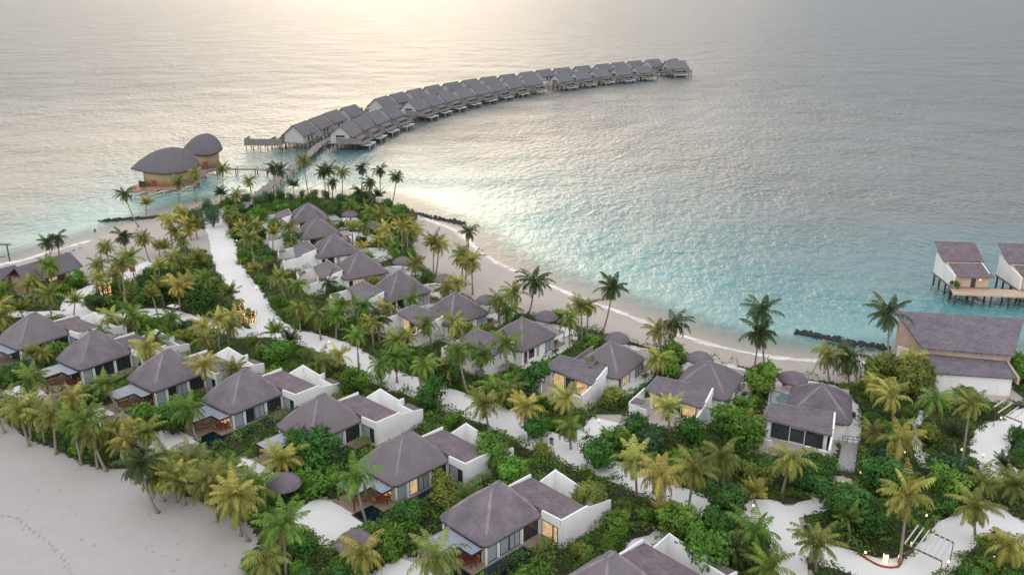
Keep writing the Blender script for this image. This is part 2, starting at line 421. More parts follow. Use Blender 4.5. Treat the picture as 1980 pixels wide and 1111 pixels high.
def grid(name, xs, ys, zf, mat, kind='structure', attr=True):
    X, Y = np.meshgrid(xs, ys); P = np.c_[X.ravel(), Y.ravel()]
    d = sdist(P, SH); z = zf(P, d)
    nx, ny = len(xs), len(ys)
    i = (np.arange(ny - 1)[:, None] * nx + np.arange(nx - 1)[None]).ravel()
    F = np.c_[i, i + 1, i + nx + 1, i + nx]
    me = bpy.data.meshes.new(name); me.from_pydata(np.c_[P, z].tolist(), [], F.tolist())
    a = me.attributes.new('shore', 'FLOAT', 'POINT')
    a.data.foreach_set('value', np.abs(d) if name == 'sea' else d)
    if name == 'sea': a.data.foreach_set('value', np.clip(-d, 0, 400))
    me.materials.append(mat); me.polygons.foreach_set('use_smooth', [True] * len(me.polygons)); me.update()
    o = bpy.data.objects.new(name, me); C.objects.link(o); o['kind'] = kind
    return o
rs = np.random.RandomState(3)
def lump(P, d):
    return terrain(d) + np.where(d > 3, .05 * np.sin(P[:, 0] * .31 + 1.3 * np.sin(P[:, 1] * .17)) * np.sin(P[:, 1] * .27), 0)
grid('sand', np.arange(-300, 301, 2.0), np.arange(-40, 345, 2.0), lump, M['sand'])
far = lambda a, b, s: np.r_[-30000, -12000, -5000, -2500, -1200, -700, np.arange(a, b, s), 700, 1200, 2500, 5000, 12000, 30000]
grid('sea', np.unique(far(-420, 421, 4.0)), np.unique(np.r_[-60, np.arange(60, 420, 3.0), np.arange(420, 1000, 12.0), 1200, 1600, 2500, 4000, 7000, 12000, 20000, 40000]),
     lambda P, d: np.full(len(P), SEA), M['sea'])

def foam(pts, inner, outer):
    b = MB(); n = len(pts); cols = 6; V = []; T = []
    for i in range(n):
        a, c = Vector(pts[max(i-1, 0)]), Vector(pts[min(i+1, n-1)]); t = (c - a).normalized(); nn = Vector((-t.y, t.x))
        k = 1 + .5 * math.sin(i * .9) * math.sin(i * .37)
        for j in range(cols):
            o = -inner + (inner + outer) * j / (cols - 1)
            p = Vector(pts[i]) + nn * o * k
            V.append((p.x, p.y)); T.append(max(.01, 1 - abs(2 * j / (cols - 1) - 1) ** 1.5))
    P = np.array(V); z = np.maximum(terrain(sdist(P, SH)), SEA) + .05
    fs = [(i*cols+j, i*cols+j+1, (i+1)*cols+j+1, (i+1)*cols+j) for i in range(n-1) for j in range(cols-1)]
    b.v = [(V[i][0], V[i][1], z[i]) for i in range(len(V))]; b.f = fs; b.m = [0]*len(fs); b.c = T
    o = b.build('shore_foam', M['foam'], smooth=True); o['kind'] = 'structure'
def dense(pts, step):
    out = []
    for a, b in zip(pts[:-1], pts[1:]):
        a, b = Vector(a), Vector(b); k = max(1, int((b - a).length / step))
        out += [tuple(a.lerp(b, i / k)) for i in range(k)]
    return out + [tuple(pts[-1])]
i0 = min(range(len(SH)), key=lambda i: (SH[i][0]+30)**2+(SH[i][1]-260)**2); i1 = min(range(len(SH)), key=lambda i: (SH[i][0]-72)**2+(SH[i][1]-147)**2)
foam(dense(SH[i0:i1], 1.0), 1.7, 1.0)
i0 = min(range(len(SH)), key=lambda i: (SH[i][0]+160)**2+(SH[i][1]-184)**2); i1 = min(range(len(SH)), key=lambda i: (SH[i][0]+112)**2+(SH[i][1]-233)**2)
foam(dense(SH[i0:i1], 1.5), 1.0, 2.0)

PXG = [(-120,560),(20,566),(90,556),(160,536),(100,500),(200,462),(300,405),(345,398),(440,392),(500,386),(600,378),(700,384),(775,402),(800,436),(790,460),(805,492),(825,520),(885,562),(935,592),(1010,606),(1060,614),(1130,634),(1250,670),(1300,682),(1400,702),(1500,722),(1590,737),(1650,746),(1690,720),(1790,690),(1950,705),(2010,690),(2150,700),(2150,1500),(500,1500),(505,1111),(500,1040),(470,1000),(425,985),(380,965),(330,945),(260,903),(215,908),(160,897),(110,868),(60,850),(0,808),(-60,770),(-120,740)]
GARDEN = [tuple(at(*p)[:2]) for p in PXG]
PLAZA = [tuple(at(*p)[:2]) for p in [(90,505),(200,462),(300,400),(345,432),(395,444),(408,432),(437,432),(442,465),(425,492),(385,492),(355,476),(325,502),(272,512),(262,540),(235,552),(165,548),(90,520)]]
PATHS = [([(414,408),(420,440),(432,480),(445,520),(470,555),(490,585),(508,618),(540,642),(600,657),(655,677),(700,702),(745,728),(815,752),(880,777),(950,802),(1010,832),(1060,858),(1110,860),(1150,845),(1182,815)], 6.2),
 ([(530,642),(475,645),(428,632),(380,622),(320,607),(280,604),(235,612),(170,612),(140,592),(150,575),(185,556),(240,540),(300,505)], 4.8),
 ([(150,605),(60,608),(-60,605)], 3.5),
 ([(1075,862),(1120,890),(1180,907),(1240,935),(1310,960),(1370,982),(1430,990),(1490,985),(1512,1015),(1530,1050),(1590,1072),(1660,1090),(1730,1108),(1790,1090),(1835,1050),(1880,1008),(1925,998),(1960,1025),(2040,1060)], 4.9),
 ([(1495,990),(1560,985),(1600,965),(1625,930)], 3.0), ([(1520,1040),(1530,1120),(1560,1200)], 4.0),
 ([(1212,1085),(1245,1052),(1285,1036)], 2.6),
 ([(2020,795),(1960,822),(1922,845),(1910,872),(1925,900),(1950,930)], 5.0),
 ([(1786,795),(1774,830),(1777,870),(1784,905)], 1.3)]
def resample(pts, step=1.5):
    """Catmull-Rom through the points"""
    P = [Vector(p) for p in pts]; P = [P[0]*2-P[1]] + P + [P[-1]*2-P[-2]]; out = []
    for i in range(1, len(P) - 2):
        k = max(2, int((P[i+1]-P[i]).length / step))
        for j in range(k):
            t = j / k
            out.append(.5*((2*P[i])+(P[i+1]-P[i-1])*t+(2*P[i-1]-5*P[i]+4*P[i+1]-P[i+2])*t*t+(3*P[i]-P[i-1]-3*P[i+1]+P[i+2])*t**3))
    return out + [P[-2]]
PATHW = []
def strip(name, line, w, z, mat, jit=.35):
    b = MB(); n = len(line); r = random.Random(len(line)); L = []; Rr = []
    for i in range(n):
        t = (line[min(i+1, n-1)] - line[max(i-1, 0)]).normalized(); nn = Vector((-t.y, t.x))
        L.append(line[i] + nn * (w/2 + r.uniform(-jit, jit))); Rr.append(line[i] - nn * (w/2 + r.uniform(-jit, jit)))
    vs = [(p.x, p.y, z + .0003 * i + .0001 * j) for i, q in enumerate(zip(L, Rr)) for j, p in enumerate(q)]
    b.add(vs, [(2*i, 2*i+1, 2*i+3, 2*i+2) for i in range(n-1)])
    o = b.build(name, mat); o['kind'] = 'structure'; return o
for k, (px, wd) in enumerate(PATHS):
    ln = resample([at(*p)[:2] for p in px]); PATHW.append((ln, wd))
    strip('path', ln, wd, .075 + .006 * k, M['path'])
def sheet(name, poly, z, mat, kind='structure'):
    b = MB(); b.add([(p[0], p[1], z) for p in poly], [tuple(range(len(poly)))]); o = b.build(name, mat); o['kind'] = kind; return o

# footprints across the grey beach
fp = MB(); r = random.Random(5)
trail = resample([at(*p)[:2] for p in [(5,997),(30,1000),(48,1013),(68,1030),(92,1047),(110,1066),(120,1077),(128,1090),(135,1104),(140,1125)]], .55)
for i, p in enumerate(trail):
    x, y = p.x + r.uniform(-.12, .12) + (.14 if i % 2 else -.14), p.y + r.uniform(-.1, .1)
    n = 8; fp.add([(x+.11*math.cos(a)*r.uniform(.7, 1.2), y+.15*math.sin(a)*r.uniform(.7, 1.2), .064) for a in [2*math.pi*j/n for j in range(n)]], [tuple(range(n))])
for i in range(34):
    p = at(r.uniform(40, 480), r.uniform(930, 1110)); n = 7; s = r.uniform(.06, .16)
    if inside(np.array([[p.x, p.y]]), GARDEN)[0]: continue
    fp.add([(p.x+s*math.cos(a), p.y+s*1.3*math.sin(a), .064) for a in [2*math.pi*j/n for j in range(n)]], [tuple(range(n))])
fo = fp.build('footprints', M['print']); tag(fo, 'trail of footprints pressed into the grey beach sand', 'footprints', kind='stuff')

# ------------------------------------------------------------------ villas
def rrect(cx, cy, hx, hy, r, z, k=5, jit=0, rr=None):
    r = min(r, hx, hy); out = []
    for q, (sx_, sy_) in enumerate(((1, 1), (-1, 1), (-1, -1), (1, -1))):
        for i in range(k):
            a = math.pi / 2 * (q + i / (k - 1))
            out.append((cx + sx_ * (hx - r) + r * math.cos(a), cy + sy_ * (hy - r) + r * math.sin(a), z + (rr.uniform(-jit, jit) if jit else 0)))
    return out
def hip_roof(root, cx, cy, hx, hy, ze, zr, ridge, ridge_c, mat='thatch', fringe=.42):
    r = random.Random(int(hx * 100)); b = MB(); k = 9
    dense_r = lambda *a, **kw: rrect(*a, k=k, **kw)
    rings = [dense_r(cx, cy, hx - .5, hy - .5, .5, ze - fringe + .05), dense_r(cx, cy, hx - .08, hy - .08, 1.1, ze - fringe, jit=.08, rr=r),
             dense_r(cx, cy, hx, hy, 1.15, ze - .1), dense_r(cx, cy, hx - .05, hy - .05, 1.1, ze + .04), dense_r(cx, cy, hx - .3, hy - .3, 1.0, ze + .22)]
    rx, ry = ridge; n = 9
    for i in range(1, n + 1):
        t = i / n
        rings.append(dense_r(cx + ridge_c[0]*t, cy + ridge_c[1]*t, (hx-.3)*(1-t) + rx*t, (hy-.3)*(1-t) + ry*t, 1.0*(1-t)+.08*t, ze + .22 + (zr - ze - .22) * t + .12 * math.sin(math.pi * t)))
    b.loft(rings); ro = b.build('roof', M[mat], root, True)
    h = MB()                                   # thatch rolls on hips and ridge; light streak put into their paler colour
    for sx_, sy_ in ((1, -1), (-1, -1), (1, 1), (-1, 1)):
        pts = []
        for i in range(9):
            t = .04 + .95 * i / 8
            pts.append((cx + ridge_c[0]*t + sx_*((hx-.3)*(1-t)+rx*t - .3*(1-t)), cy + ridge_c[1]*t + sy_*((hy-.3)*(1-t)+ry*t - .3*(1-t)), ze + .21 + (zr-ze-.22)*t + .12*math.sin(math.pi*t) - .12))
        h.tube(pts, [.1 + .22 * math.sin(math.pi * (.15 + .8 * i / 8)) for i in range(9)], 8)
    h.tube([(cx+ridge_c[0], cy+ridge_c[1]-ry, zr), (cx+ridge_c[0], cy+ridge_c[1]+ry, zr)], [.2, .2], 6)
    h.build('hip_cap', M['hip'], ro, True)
    return ro
def window(root, x, y0, y1, z0, z1, mat, axis='x', sgn=1, name='window', frame='dark', split=0):
    """a pane standing proud of a wall, with its frame as a child. axis: the wall's normal"""
    f = MB(); p = MB(); d = .07 * sgn; g = .03 * sgn
    def bx(m, a0, a1, y0_, y1_, z0_, z1_):
        lo, hi = min(a0, a1), max(a0, a1)
        if axis == 'x': m.box(lo, hi, y0_, y1_, z0_, z1_)
        else: m.box(y0_, y1_, lo, hi, z0_, z1_)
    e = .07
    bx(p, x, x + g, y0 + e, y1 - e, z0 + e, z1 - e)
    bx(f, x, x + d, y0, y0 + e, z0, z1); bx(f, x, x + d, y1 - e, y1, z0, z1)
    bx(f, x, x + d, y0 + e, y1 - e, z0, z0 + e); bx(f, x, x + d, y0 + e, y1 - e, z1 - e, z1)
    for i in range(split):
        yy = y0 + (y1 - y0) * (i + 1) / (split + 1); bx(f, x, x + d, yy - .03, yy + .03, z0 + e, z1 - e)
    o = p.build(name, M[mat], root); f.build('frame', M[frame], o); return o
def wallbar(b, p0, p1, t, z0, za, zb):
    """upright wall from p0 to p1, thickness t, top sloping za..zb"""
    a, c = Vector(p0), Vector(p1); d = (c - a).normalized(); n = Vector((-d.y, d.x)) * t / 2
    b.prism([tuple(a - n), tuple(c - n), tuple(c + n), tuple(a + n)], z0, [za, zb, zb, za])

VILLA_RECTS = []      # (cx,cy,ang,x0,x1,y0,y1) kept free of plants
def villa_a(c, ang, label, group, opts):
    rz = R_(ang - 90)
    t = thing('thatched_villa', (c[0], c[1], .05), rz, label, 'villa', group)
    b = MB(); b.box(-3.9, 3.9, -4.5, 4.5, 0, 2.75); b.build('wall', M['white'], t)
    p = MB(); p.box(-4.15, 4.3, -4.7, 4.7, -.05, .12); p.build('plinth', M['stone'], t)
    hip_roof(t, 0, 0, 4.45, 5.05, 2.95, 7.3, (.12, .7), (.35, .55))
    L = opts.get('lit', ())
    # glazed long side
    window(t, 3.9, -4.35, -2.75, .14, 2.6, 'curtain')
    window(t, 3.9, -2.2, -.75, .14, 2.6, 'lit' if 'mid' in L else opts.get('p2', 'curtain'))
    window(t, 3.9, -.65, 1.15, .14, 2.6, opts.get('p3', 'curtain'), split=1)
    window(t, 3.9, 1.75, 4.3, .14, 2.6, 'glass', split=2)
    for y in (-4.5, -2.48, 1.45):
        q = MB(); q.box(3.9, 4.12, y - .1, y + .1, .12, 2.6); q.build('column', M['white'], t)
    # terrace end
    window(t, -4.5, .2, 3.2, .14, 2.5, 'lit' if 'front' in L else 'glass', 'y', -1, split=2)
    window(t, -4.5, -3.4, -.3, .14, 2.5, 'curtain', 'y', -1, split=1)
    q = MB(); q.box(3.45, 3.9, -4.56, -4.5, .12, 2.5); q.build('wall_panel', M['tan'], t)
    # wing with parapet and sloping shingle roof
    q = MB(); q.prism([(-2.2, 4.5), (7.4, 4.5), (7.4, 9.3), (-2.2, 9.3)], -.1, 2.95)
    wallbar(q, (4.3, 4.62), (7.55, 4.62), .24, 2.95, 3.5, 3.62)
    wallbar(q, (7.52, 4.5), (7.52, 9.4), .24, -.1, 3.62, 3.5)
    wallbar(q, (-2.3, 5.0), (-2.3, 9.4), .22, 0, 3.75, 3.75)
    q.build('wing', M['white'], t)
    q = MB(); q.prism([(-2.18, 4.75), (7.39, 4.75), (7.39, 9.5), (-2.18, 9.5)], 2.96, [3.62, 3.4, 3.12, 3.3]); q.build('wing_roof', M['shingle'], t)
    window(t, 4.5, 4.45, 6.3, .14, 2.4, 'lit' if 'wing' in L else 'curtain', 'y', -1, split=0)
    window(t, 4.5, 6.35, 7.1, .14, 2.4, 'lit' if 'wing' in L else 'glass', 'y', -1)
    # open bathroom court behind the wing
    q = MB()
    wallbar(q, (-1.2, 9.5), (-1.2, 13.1), .22, 0, 2.8, 3.4)
    wallbar(q, (-1.2, 13.0), (4.0, 13.0), .22, 0, 3.35, 2.6)
    wallbar(q, (3.9, 12.2), (3.9, 13.4), .24, 0, 3.2, 3.2)
    wallbar(q, (4.0, 12.4), (7.4, 12.4), .22, 0, 2.55, 2.3)
    wallbar(q, (7.4, 9.4), (7.4, 14.1), .22, 0, 3.1, 2.2)
    q.build('court_wall', M['white'], t)
    q = MB(); q.box(-1.1, 7.3, 9.52, 12.3, -.05, .1); q.build('court_floor', M['white'], t)
    q = MB(); q.prism([(4.1, 12.55), (7.28, 12.55), (7.28, 14.1), (4.1, 14.1)], [2.1, 2.1, 2.0, 2.0], [2.25, 2.25, 2.15, 2.15]); q.build('court_roof', M['shingle'], t)
    # terrace: L-shaped deck, canopy, pool
    q = MB(); q.prism([(-2.6, -4.72), (4.3, -4.72), (4.3, -6.9), (1.9, -6.9), (1.9, -9.9), (-2.6, -9.9)], -.05, .16); q.build('deck', M['deck'], t)
    q = MB(); q.box(4.32, 6.4, 1.4, 4.4, -.05, .14); q.build('side_deck', M['deck'], t)
    q = MB()
    q.prism([(-2.1, -5.1), (4.05, -5.1), (4.05, -6.75), (1.7, -6.75), (1.7, -9.6), (-2.1, -9.6)], 2.42, 2.54); cn = q.build('canopy', M['canopy'], t)
    q = MB()
    for a, c_ in (((4.05, -5.1), (4.05, -6.8)), ((4.1, -6.8), (1.72, -6.8)), ((1.75, -6.8), (1.75, -9.6)), ((1.75, -9.65), (-2.1, -9.65)), ((-2.15, -9.7), (-2.15, -5.1))): wallbar(q, a, c_, .08, 2.36, 2.6, 2.6)
    q.build('edge_beam', M['dark'], cn)
    if opts.get('slats'):
        q = MB()
        for i in range(11): q.box(-2.0 + i*.36, -1.86 + i*.36, -9.5, -6.9, 2.545, 2.62)
        q.build('slats', M['slat'], cn)
    for x, y in ((1.6, -9.5), (-2.0, -9.5), (-2.0, -6.0)):
        q = MB(); q.box(x-.06, x+.06, y-.06, y+.06, .16, 2.42); q.build('post', M['dark'], t)
    q = MB(); q.prism([(2.0, -7.0), (4.4, -7.0), (4.4, 1.2), (6.3, 1.2), (6.9, -4.5), (6.9, -10.0), (2.0, -10.0)], -.05, .07); q.build('plunge_pool', M['pool'], t)
    q = MB(); q.box(6.92, 7.15, -10.2, 1.2, -.05, .13); q.box(1.95, 6.92, -10.25, -10.02, -.05, .13); q.build('pool_edge', M['dark'], t)
    VILLA_RECTS.append((c[0], c[1], ang, -4.5, 4.8, -5.2, 5.2)); VILLA_RECTS.append((c[0], c[1], ang, -2.9, 8.2, 4, 14.6))
    VILLA_RECTS.append((c[0], c[1], ang, -3.0, 5.8, -10.6, -4)); VILLA_RECTS.append((c[0], c[1], ang, -4.6, 6.0, -16.5, -10))
    VILLA_RECTS.append((c[0], c[1], ang, 4, 5.6, -9, 4.5))
    return t
def loc(c, ang, x, y, z=0):
    a = R_(ang); return Vector((c[0] + x * math.sin(a) + y * math.cos(a), c[1] - x * math.cos(a) + y * math.sin(a), z))
def mid(l, r, z=3.0): return (at(*l, z) + at(*r, z)) / 2
AV = []
for l, r, a in (((100,691.6),(248,673.8),54), ((244.7,729),(397,719),52), ((387.6,775),(547,752),51), ((533,822),(700,808),49), ((695,892),(862.8,888),46), ((850,998),(1046.8,991),44.5)):
    AV.append((mid(l, r).xy, a))
AV[0] = ((Vector(AV[0][0]) + (Vector(AV[1][0]) * 2 - Vector(AV[2][0]))) / 2, 54)
AV.insert(0, (AV[0][0] * 2 - AV[1][0] + Vector((.6, .4)), 56))
AV.append((at(1180, 1066, 7.3).xy - Vector((.6, .7)), 43))
ALAB = ['thatched villa cut by the left edge, first of the front row', 'thatched villa with pale slatted terrace canopy, second of the front row',
 'thatched villa with dark open window, third of the front row, pale terrace canopy in front', 'thatched villa with orange seats on its terrace, fourth of the front row',
 'thatched villa with a fan palm hiding its terrace, fifth of the front row', 'thatched villa with lit terrace and dark pool, sixth of the front row',
 'thatched villa with warmly lit wing window, seventh of the front row', 'thatched villa cut by the bottom edge, last of the front row']
AOPT = [dict(p2='glass'), dict(slats=1, p2='glass', p3='glass'), dict(p2='glass'), dict(lit=('front',), p2='glass'), dict(p3='curtain'), dict(lit=('mid', 'front')), dict(lit=('wing',)), dict()]
AG = 'thatched villas of the front row'
for (c, a), lb, op in zip(AV, ALAB, AOPT): villa_a(c, a, lb, AG, op)

def villa_b(c, ang, label, group, opts):
    rz = R_(ang - 90); zr = opts.get('zr', 7.0); L = opts.get('lit', ())
    t = thing('beach_villa', (c[0], c[1], .05), rz, label, 'villa', group)
    b = MB(); b.box(-4, 4, -4.9, 4.9, 0, 2.8); b.build('wall', M['white'], t)
    p = MB(); p.box(-4.2, 4.2, -5.0, 5.0, -.05, .12); p.build('plinth', M['white'], t)
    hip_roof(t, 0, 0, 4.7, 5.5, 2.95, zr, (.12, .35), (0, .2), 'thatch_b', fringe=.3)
    d = window(t, 4, -4.3, -3.4, .14, 2.3, 'glass', name='door', frame='red')
    window(t, 4, -2.9, -1.3, .6, 2.4, 'lit' if 'room' in L else 'glass', frame='dark', split=1)
    window(t, 4, -.7, .3, .14, 2.4, 'curtain', frame='white'); window(t, 4, 2.2, 4.7, .14, 2.5, 'curtain', split=1)
    window(t, 4.9, -3.2, 3.4, .14, 2.5, 'glass', 'y', 1, split=3)
    # annex with one sloping shingle roof, glazed along its low side
    q = MB(); q.prism([(-7.2, -7.7), (1.4, -9.2), (1.4, -5.02), (-6.8, -5.02)], -.05, [2.75, 2.75, 3.85, 3.85]); an = q.build('annex', M['white'], t)
    q = MB(); q.prism([(-8.1, -8.0), (1.95, -10.1), (1.95, -4.75), (-7.3, -4.75)], [2.85, 2.85, 3.95, 3.95], [3.1, 3.1, 4.25, 4.25]); q.build('annex_roof', M['shingle_b'], t)
    q = MB(); q.prism([(-8.15, -8.0), (-7.95, -8.0), (-7.15, -4.72), (-7.35, -4.72)], [2.8, 2.8, 3.9, 3.9], [3.16, 3.16, 4.31, 4.31])
    q.prism([(-7.35, -4.7), (1.95, -4.7), (1.95, -4.5), (-7.35, -4.5)], 3.9, 4.33); q.build('roof_flashing', M['greymetal'], t)
    g = MB(); fr = MB(); P0, P1 = Vector((-7.0, -7.78)), Vector((1.2, -9.22))
    dd = (P1 - P0).normalized(); nn = Vector((dd.y, -dd.x))
    segs = [(0.06, .36), (.38, .64), (.66, .95)]
    for i, (s0, s1) in enumerate(segs):
        a, e = P0 + (P1-P0)*s0, P0 + (P1-P0)*s1
        m = MB(); m.prism([tuple(a), tuple(a + nn*.04), tuple(e + nn*.04), tuple(e)], .3, 2.5); o = m.build('window', M['lit' if 'annex' in L and i != 1 else 'glass'], t)
        m = MB()
        for z0, z1 in ((.22, .3), (2.5, 2.6)): m.prism([tuple(a), tuple(a + nn*.08), tuple(e + nn*.08), tuple(e)], z0, z1)
        for q0 in (a, e): m.prism([tuple(q0 - dd*.05), tuple(q0 - dd*.05 + nn*.08), tuple(q0 + dd*.05 + nn*.08), tuple(q0 + dd*.05)], .3, 2.5)
        m.build('frame', M['white' if i == 1 else 'dark'], o)
    # the white garden wall that steps down toward the path, the court and the sea terrace
    q = MB(); wallbar(q, (2.1, -5.0), (2.05, -8.6), .28, -.05, 4.45, 3.5); wallbar(q, (2.05, -8.62), (1.7, -13.0), .28, -.05, 3.2, 2.3); q.build('garden_wall', M['white'], t)
    q = MB(); wallbar(q, (1.6, -12.9), (-1.5, -12.2), .24, -.05, 1.9, 1.9); q.build('court_wall', M['white'], t); q = MB(); wallbar(q, (-8.6, -6.6), (-9.3, -11.6), .24, -.05, 2.7, 2.2); wallbar(q, (-9.3, -11.6), (-6.2, -12.3), .24, -.05, 1.9, 1.9); q.build('court_wall', M['white'], t)
    q = MB(); q.prism([(-9.1, -11.4), (-7.3, -11.8), (-7.1, -10.2), (-8.9, -9.8)], 2.2, 2.36); q.build('court_roof', M['shingle_b'], t)
    q = MB(); q.box(-4, 4.4, 5.05, 8.4, -.05, .14); q.build('deck', M['deck' if not opts.get('grey') else 'greydeck'], t)
    q = MB(); q.box(-.6, 4.3, 5.55, 8.3, 2.45, 2.58); q.build('canopy', M['stone'], t)
    for x, y in ((4.1, 8.1), (-.4, 8.1)):
        q = MB(); q.box(x-.06, x+.06, y-.06, y+.06, .14, 2.45); q.build('post', M['dark'], t)
    q = MB(); q.box(-7.6, -4.3, 1.5, 8.6, -.05, .1); q.build('plunge_pool', M['owpool' if opts.get('grey') else 'pool'], t)
    q = MB(); wallbar(q, (-7.5, -4.4), (-7.9, 9.0), .2, -.05, 1.5, 1.2); q.build('side_wall', M['stone'], t)
    for R in ((-9.8, 2.9, -13.2, -4.5), (-5, 6.0, -6.5, 9), (-8.2, -4, -5, 9), (-7.5, 3, 8.9, 15)): VILLA_RECTS.append((c[0], c[1], ang, *R))
    return t
def bc(F, ang, z=3.0):
    p = at(*F, z); a = R_(ang)
    return loc(p, ang, -4.6, 5.35).xy
BV = [((562.4, 431), 20), ((582, 462.5), 24), ((615, 499), 28), ((668, 541), 33), ((752, 583.5), 39), ((871, 631), 46), ((1011.7, 680), 52), ((1197.5, 733), 57), ((1406.3, 774), 62), ((1646.6, 821), 70)]
BV = [(bc(F, a), a) for F, a in BV]
BLAB = ['beach villa nearest the jetties, first of the beach row, casuarinas behind its thatch', 'second villa of the beach row, peaked thatch just below the first',
 'third villa of the beach row, wide yellow-green palm over its terrace', 'fourth villa of the beach row, glowing window beside its dark door', 'fifth villa of the beach row, dark loungers on its terrace, bluish annex glass',
 'sixth villa of the beach row, orange light in its annex', 'seventh villa of the beach row, long white garden wall and unlit annex', 'eighth villa of the beach row, warm light all along its annex',
 'ninth villa of the beach row, big yellow palm in front of its annex', 'beach villa with grey entrance ramp, last and rightmost of the beach row']
BOPT = [dict(), dict(), dict(), dict(lit=('room', 'annex'), zr=7.4), dict(zr=7.4), dict(lit=('annex',), zr=7.4), dict(zr=6.7), dict(lit=('annex', 'room'), zr=6.7), dict(zr=6.5, lit=('annex',)), dict(zr=6.4, grey=1)]
for (c, a), lb, op in zip(BV, BLAB, BOPT): villa_b(c, a, lb, 'thatched villas of the beach row', op)

def villa_sand(c, ang, poly, z, seed):
    r = random.Random(seed); P = smooth_poly(poly, 2)
    pts = [loc(c, ang, x + r.uniform(-.2, .2), y + r.uniform(-.2, .2)).xy for x, y in P]
    b = MB(); m = sum(pts, Vector((0, 0))) / len(pts); n = len(pts)
    b.add([(m.x, m.y, z)] + [(p.x, p.y, z) for p in pts], [(0, i + 1, (i + 1) % n + 1) for i in range(n)])
    o = b.build('sand_court', M['path']); o['kind'] = 'structure'
for i, (c, a) in enumerate(AV): villa_sand(c, a, [(-4.6, -9.9), (6.2, -10.1), (6.6, -13.5), (4.5, -17.0), (-1, -17.2), (-4.4, -14.5)], .088, i)
for i, (c, a) in enumerate(BV): villa_sand(c, a, [(4.15, -7), (5.9, -6.4), (6.4, 2), (6.0, 9), (3, 15.5), (-4, 15.8), (-8, 12.5), (-7.6, 8.8), (4.15, 8.5)], .09, 50 + i)
# entrance ramp of the last beach villa
rp = thing('entrance_ramp', at(1640, 880, .05), 0, 'grey boarded entrance ramp with railing beside the last beach villa', 'ramp')
def world_part(b, name, mats, root, smooth=False):
    """mesh given in world coordinates, child of an unrotated root"""
    b.v = [(v[0]-root.location.x, v[1]-root.location.y, v[2]-root.location.z) for v in b.v]
    return b.build(name, mats, root, smooth)
q = MB(); pr = [at(1628, 853, .2), at(1659, 857, .2), at(1653, 912, .2), at(1619, 908, .2)]; q.prism([p[:2] for p in pr], .05, .24); world_part(q, 'ramp_deck', M['greydeck'], rp)
q = MB()
def rail(q, a, b, z=.24, h=1.0, n=3, r=.04):
    a, b = Vector(a), Vector(b)
    for i in range(n + 1):
        p = a.lerp(b, i / n); q.bar((p.x, p.y, z), (p.x, p.y, z + h), r, n=5)
    for hh in (h, h * .5): q.bar((a.x, a.y, z + hh), (b.x, b.y, z + hh), r, n=5)
rail(q, pr[0][:2], pr[1][:2]); rail(q, pr[1][:2], pr[2][:2], n=4); world_part(q, 'railing', M['dark'], rp)

# ------------------------------------------------------------------ thatched parasols, seats, tables
def parasol(p, label, s=1.0):
    t = thing('thatched_parasol', p, rnd.uniform(0, 6), label, 'parasol', 'round thatched parasols by the villas', s)
    b = MB(); n = 20; r = random.Random(int(p[0] * 10))
    prof = [(2.3, 1.98), (2.42, 1.95), (2.4, 2.15), (2.1, 2.55), (1.5, 3.02), (.8, 3.36), (.3, 3.5), (.08, 3.56)]
    b.loft([[(q*math.cos(2*math.pi*i/n), q*math.sin(2*math.pi*i/n), z + (r.uniform(-.05, .05) if k < 2 else 0)) for i in range(n)] for k, (q, z) in enumerate(prof)])
    b.build('canopy', M['thatch'], t, True)
    q = MB(); q.bar((0, 0, -.1), (0, 0, 2.5), .09, n=8); q.build('pole', M['trunk'], t)
    return t
def parasol_px(px, py, label, s=1.0): parasol(at(px, py, 2.6).xy.to_3d() + Vector((0, 0, .02)), label, s)
AP = [(102, 772), (228, 812), (366, 872), (548, 928), (686, 1042)]
for i, p in zip((1, 2, 3, 4, 5), AP): parasol_px(*p, 'round thatched parasol on the sand in front of the %s front-row villa' % ORD[i])
for i, p in ((9, (1534, 728)), (8, (1354, 689)), (7, (1193, 651)), (6, (1056, 609)), (5, (940, 578)), (4, (860, 537)), (3, (778, 503)), (2, (745, 452)), (1, (720, 436)), (0, (676, 412))):
    parasol_px(*p, 'round thatched parasol on the sea side of the %s beach-row villa' % (ORD[i] if i < 9 else 'last'), 1.0)
def make_lounger(mat='dark'):
    t = thing('sun_lounger', (0, 0, 0), 0, 'x', 'sun lounger', 'sun loungers on the villa terraces')
    b = MB(); b.box(-.33, .33, -.95, .45, .3, .38); b.build('frame', M['dark'], t)
    b = MB(); b.prism([(-.31, .42), (.31, .42), (.31, 1.0), (-.31, 1.0)], [.34, .34, .8, .8], [.42, .42, .88, .88]); b.build('backrest', M[mat], t)
    b = MB(); b.box(-.31, .31, -.93, .42, .381, .46); b.build('cushion', M[mat], t)
    for x in (-.28, .28):
        for y in (-.85, .35): b = MB(); b.bar((x, y, 0), (x, y, .31), .035, n=6); b.build('leg', M['dark'], t)
    return t
def make_table():
    t = thing('dining_table', (0, 0, 0), 0, 'x', 'table', 'dining tables on the villa terraces')
    b = MB(); b.box(-.75, .75, -.45, .45, .7, .76); b.build('tabletop', M['red'], t)
    for x in (-.65, .65):
        for y in (-.36, .36): b = MB(); b.bar((x, y, 0), (x, y, .7), .04, n=6); b.build('leg', M['dark'], t)
    return t
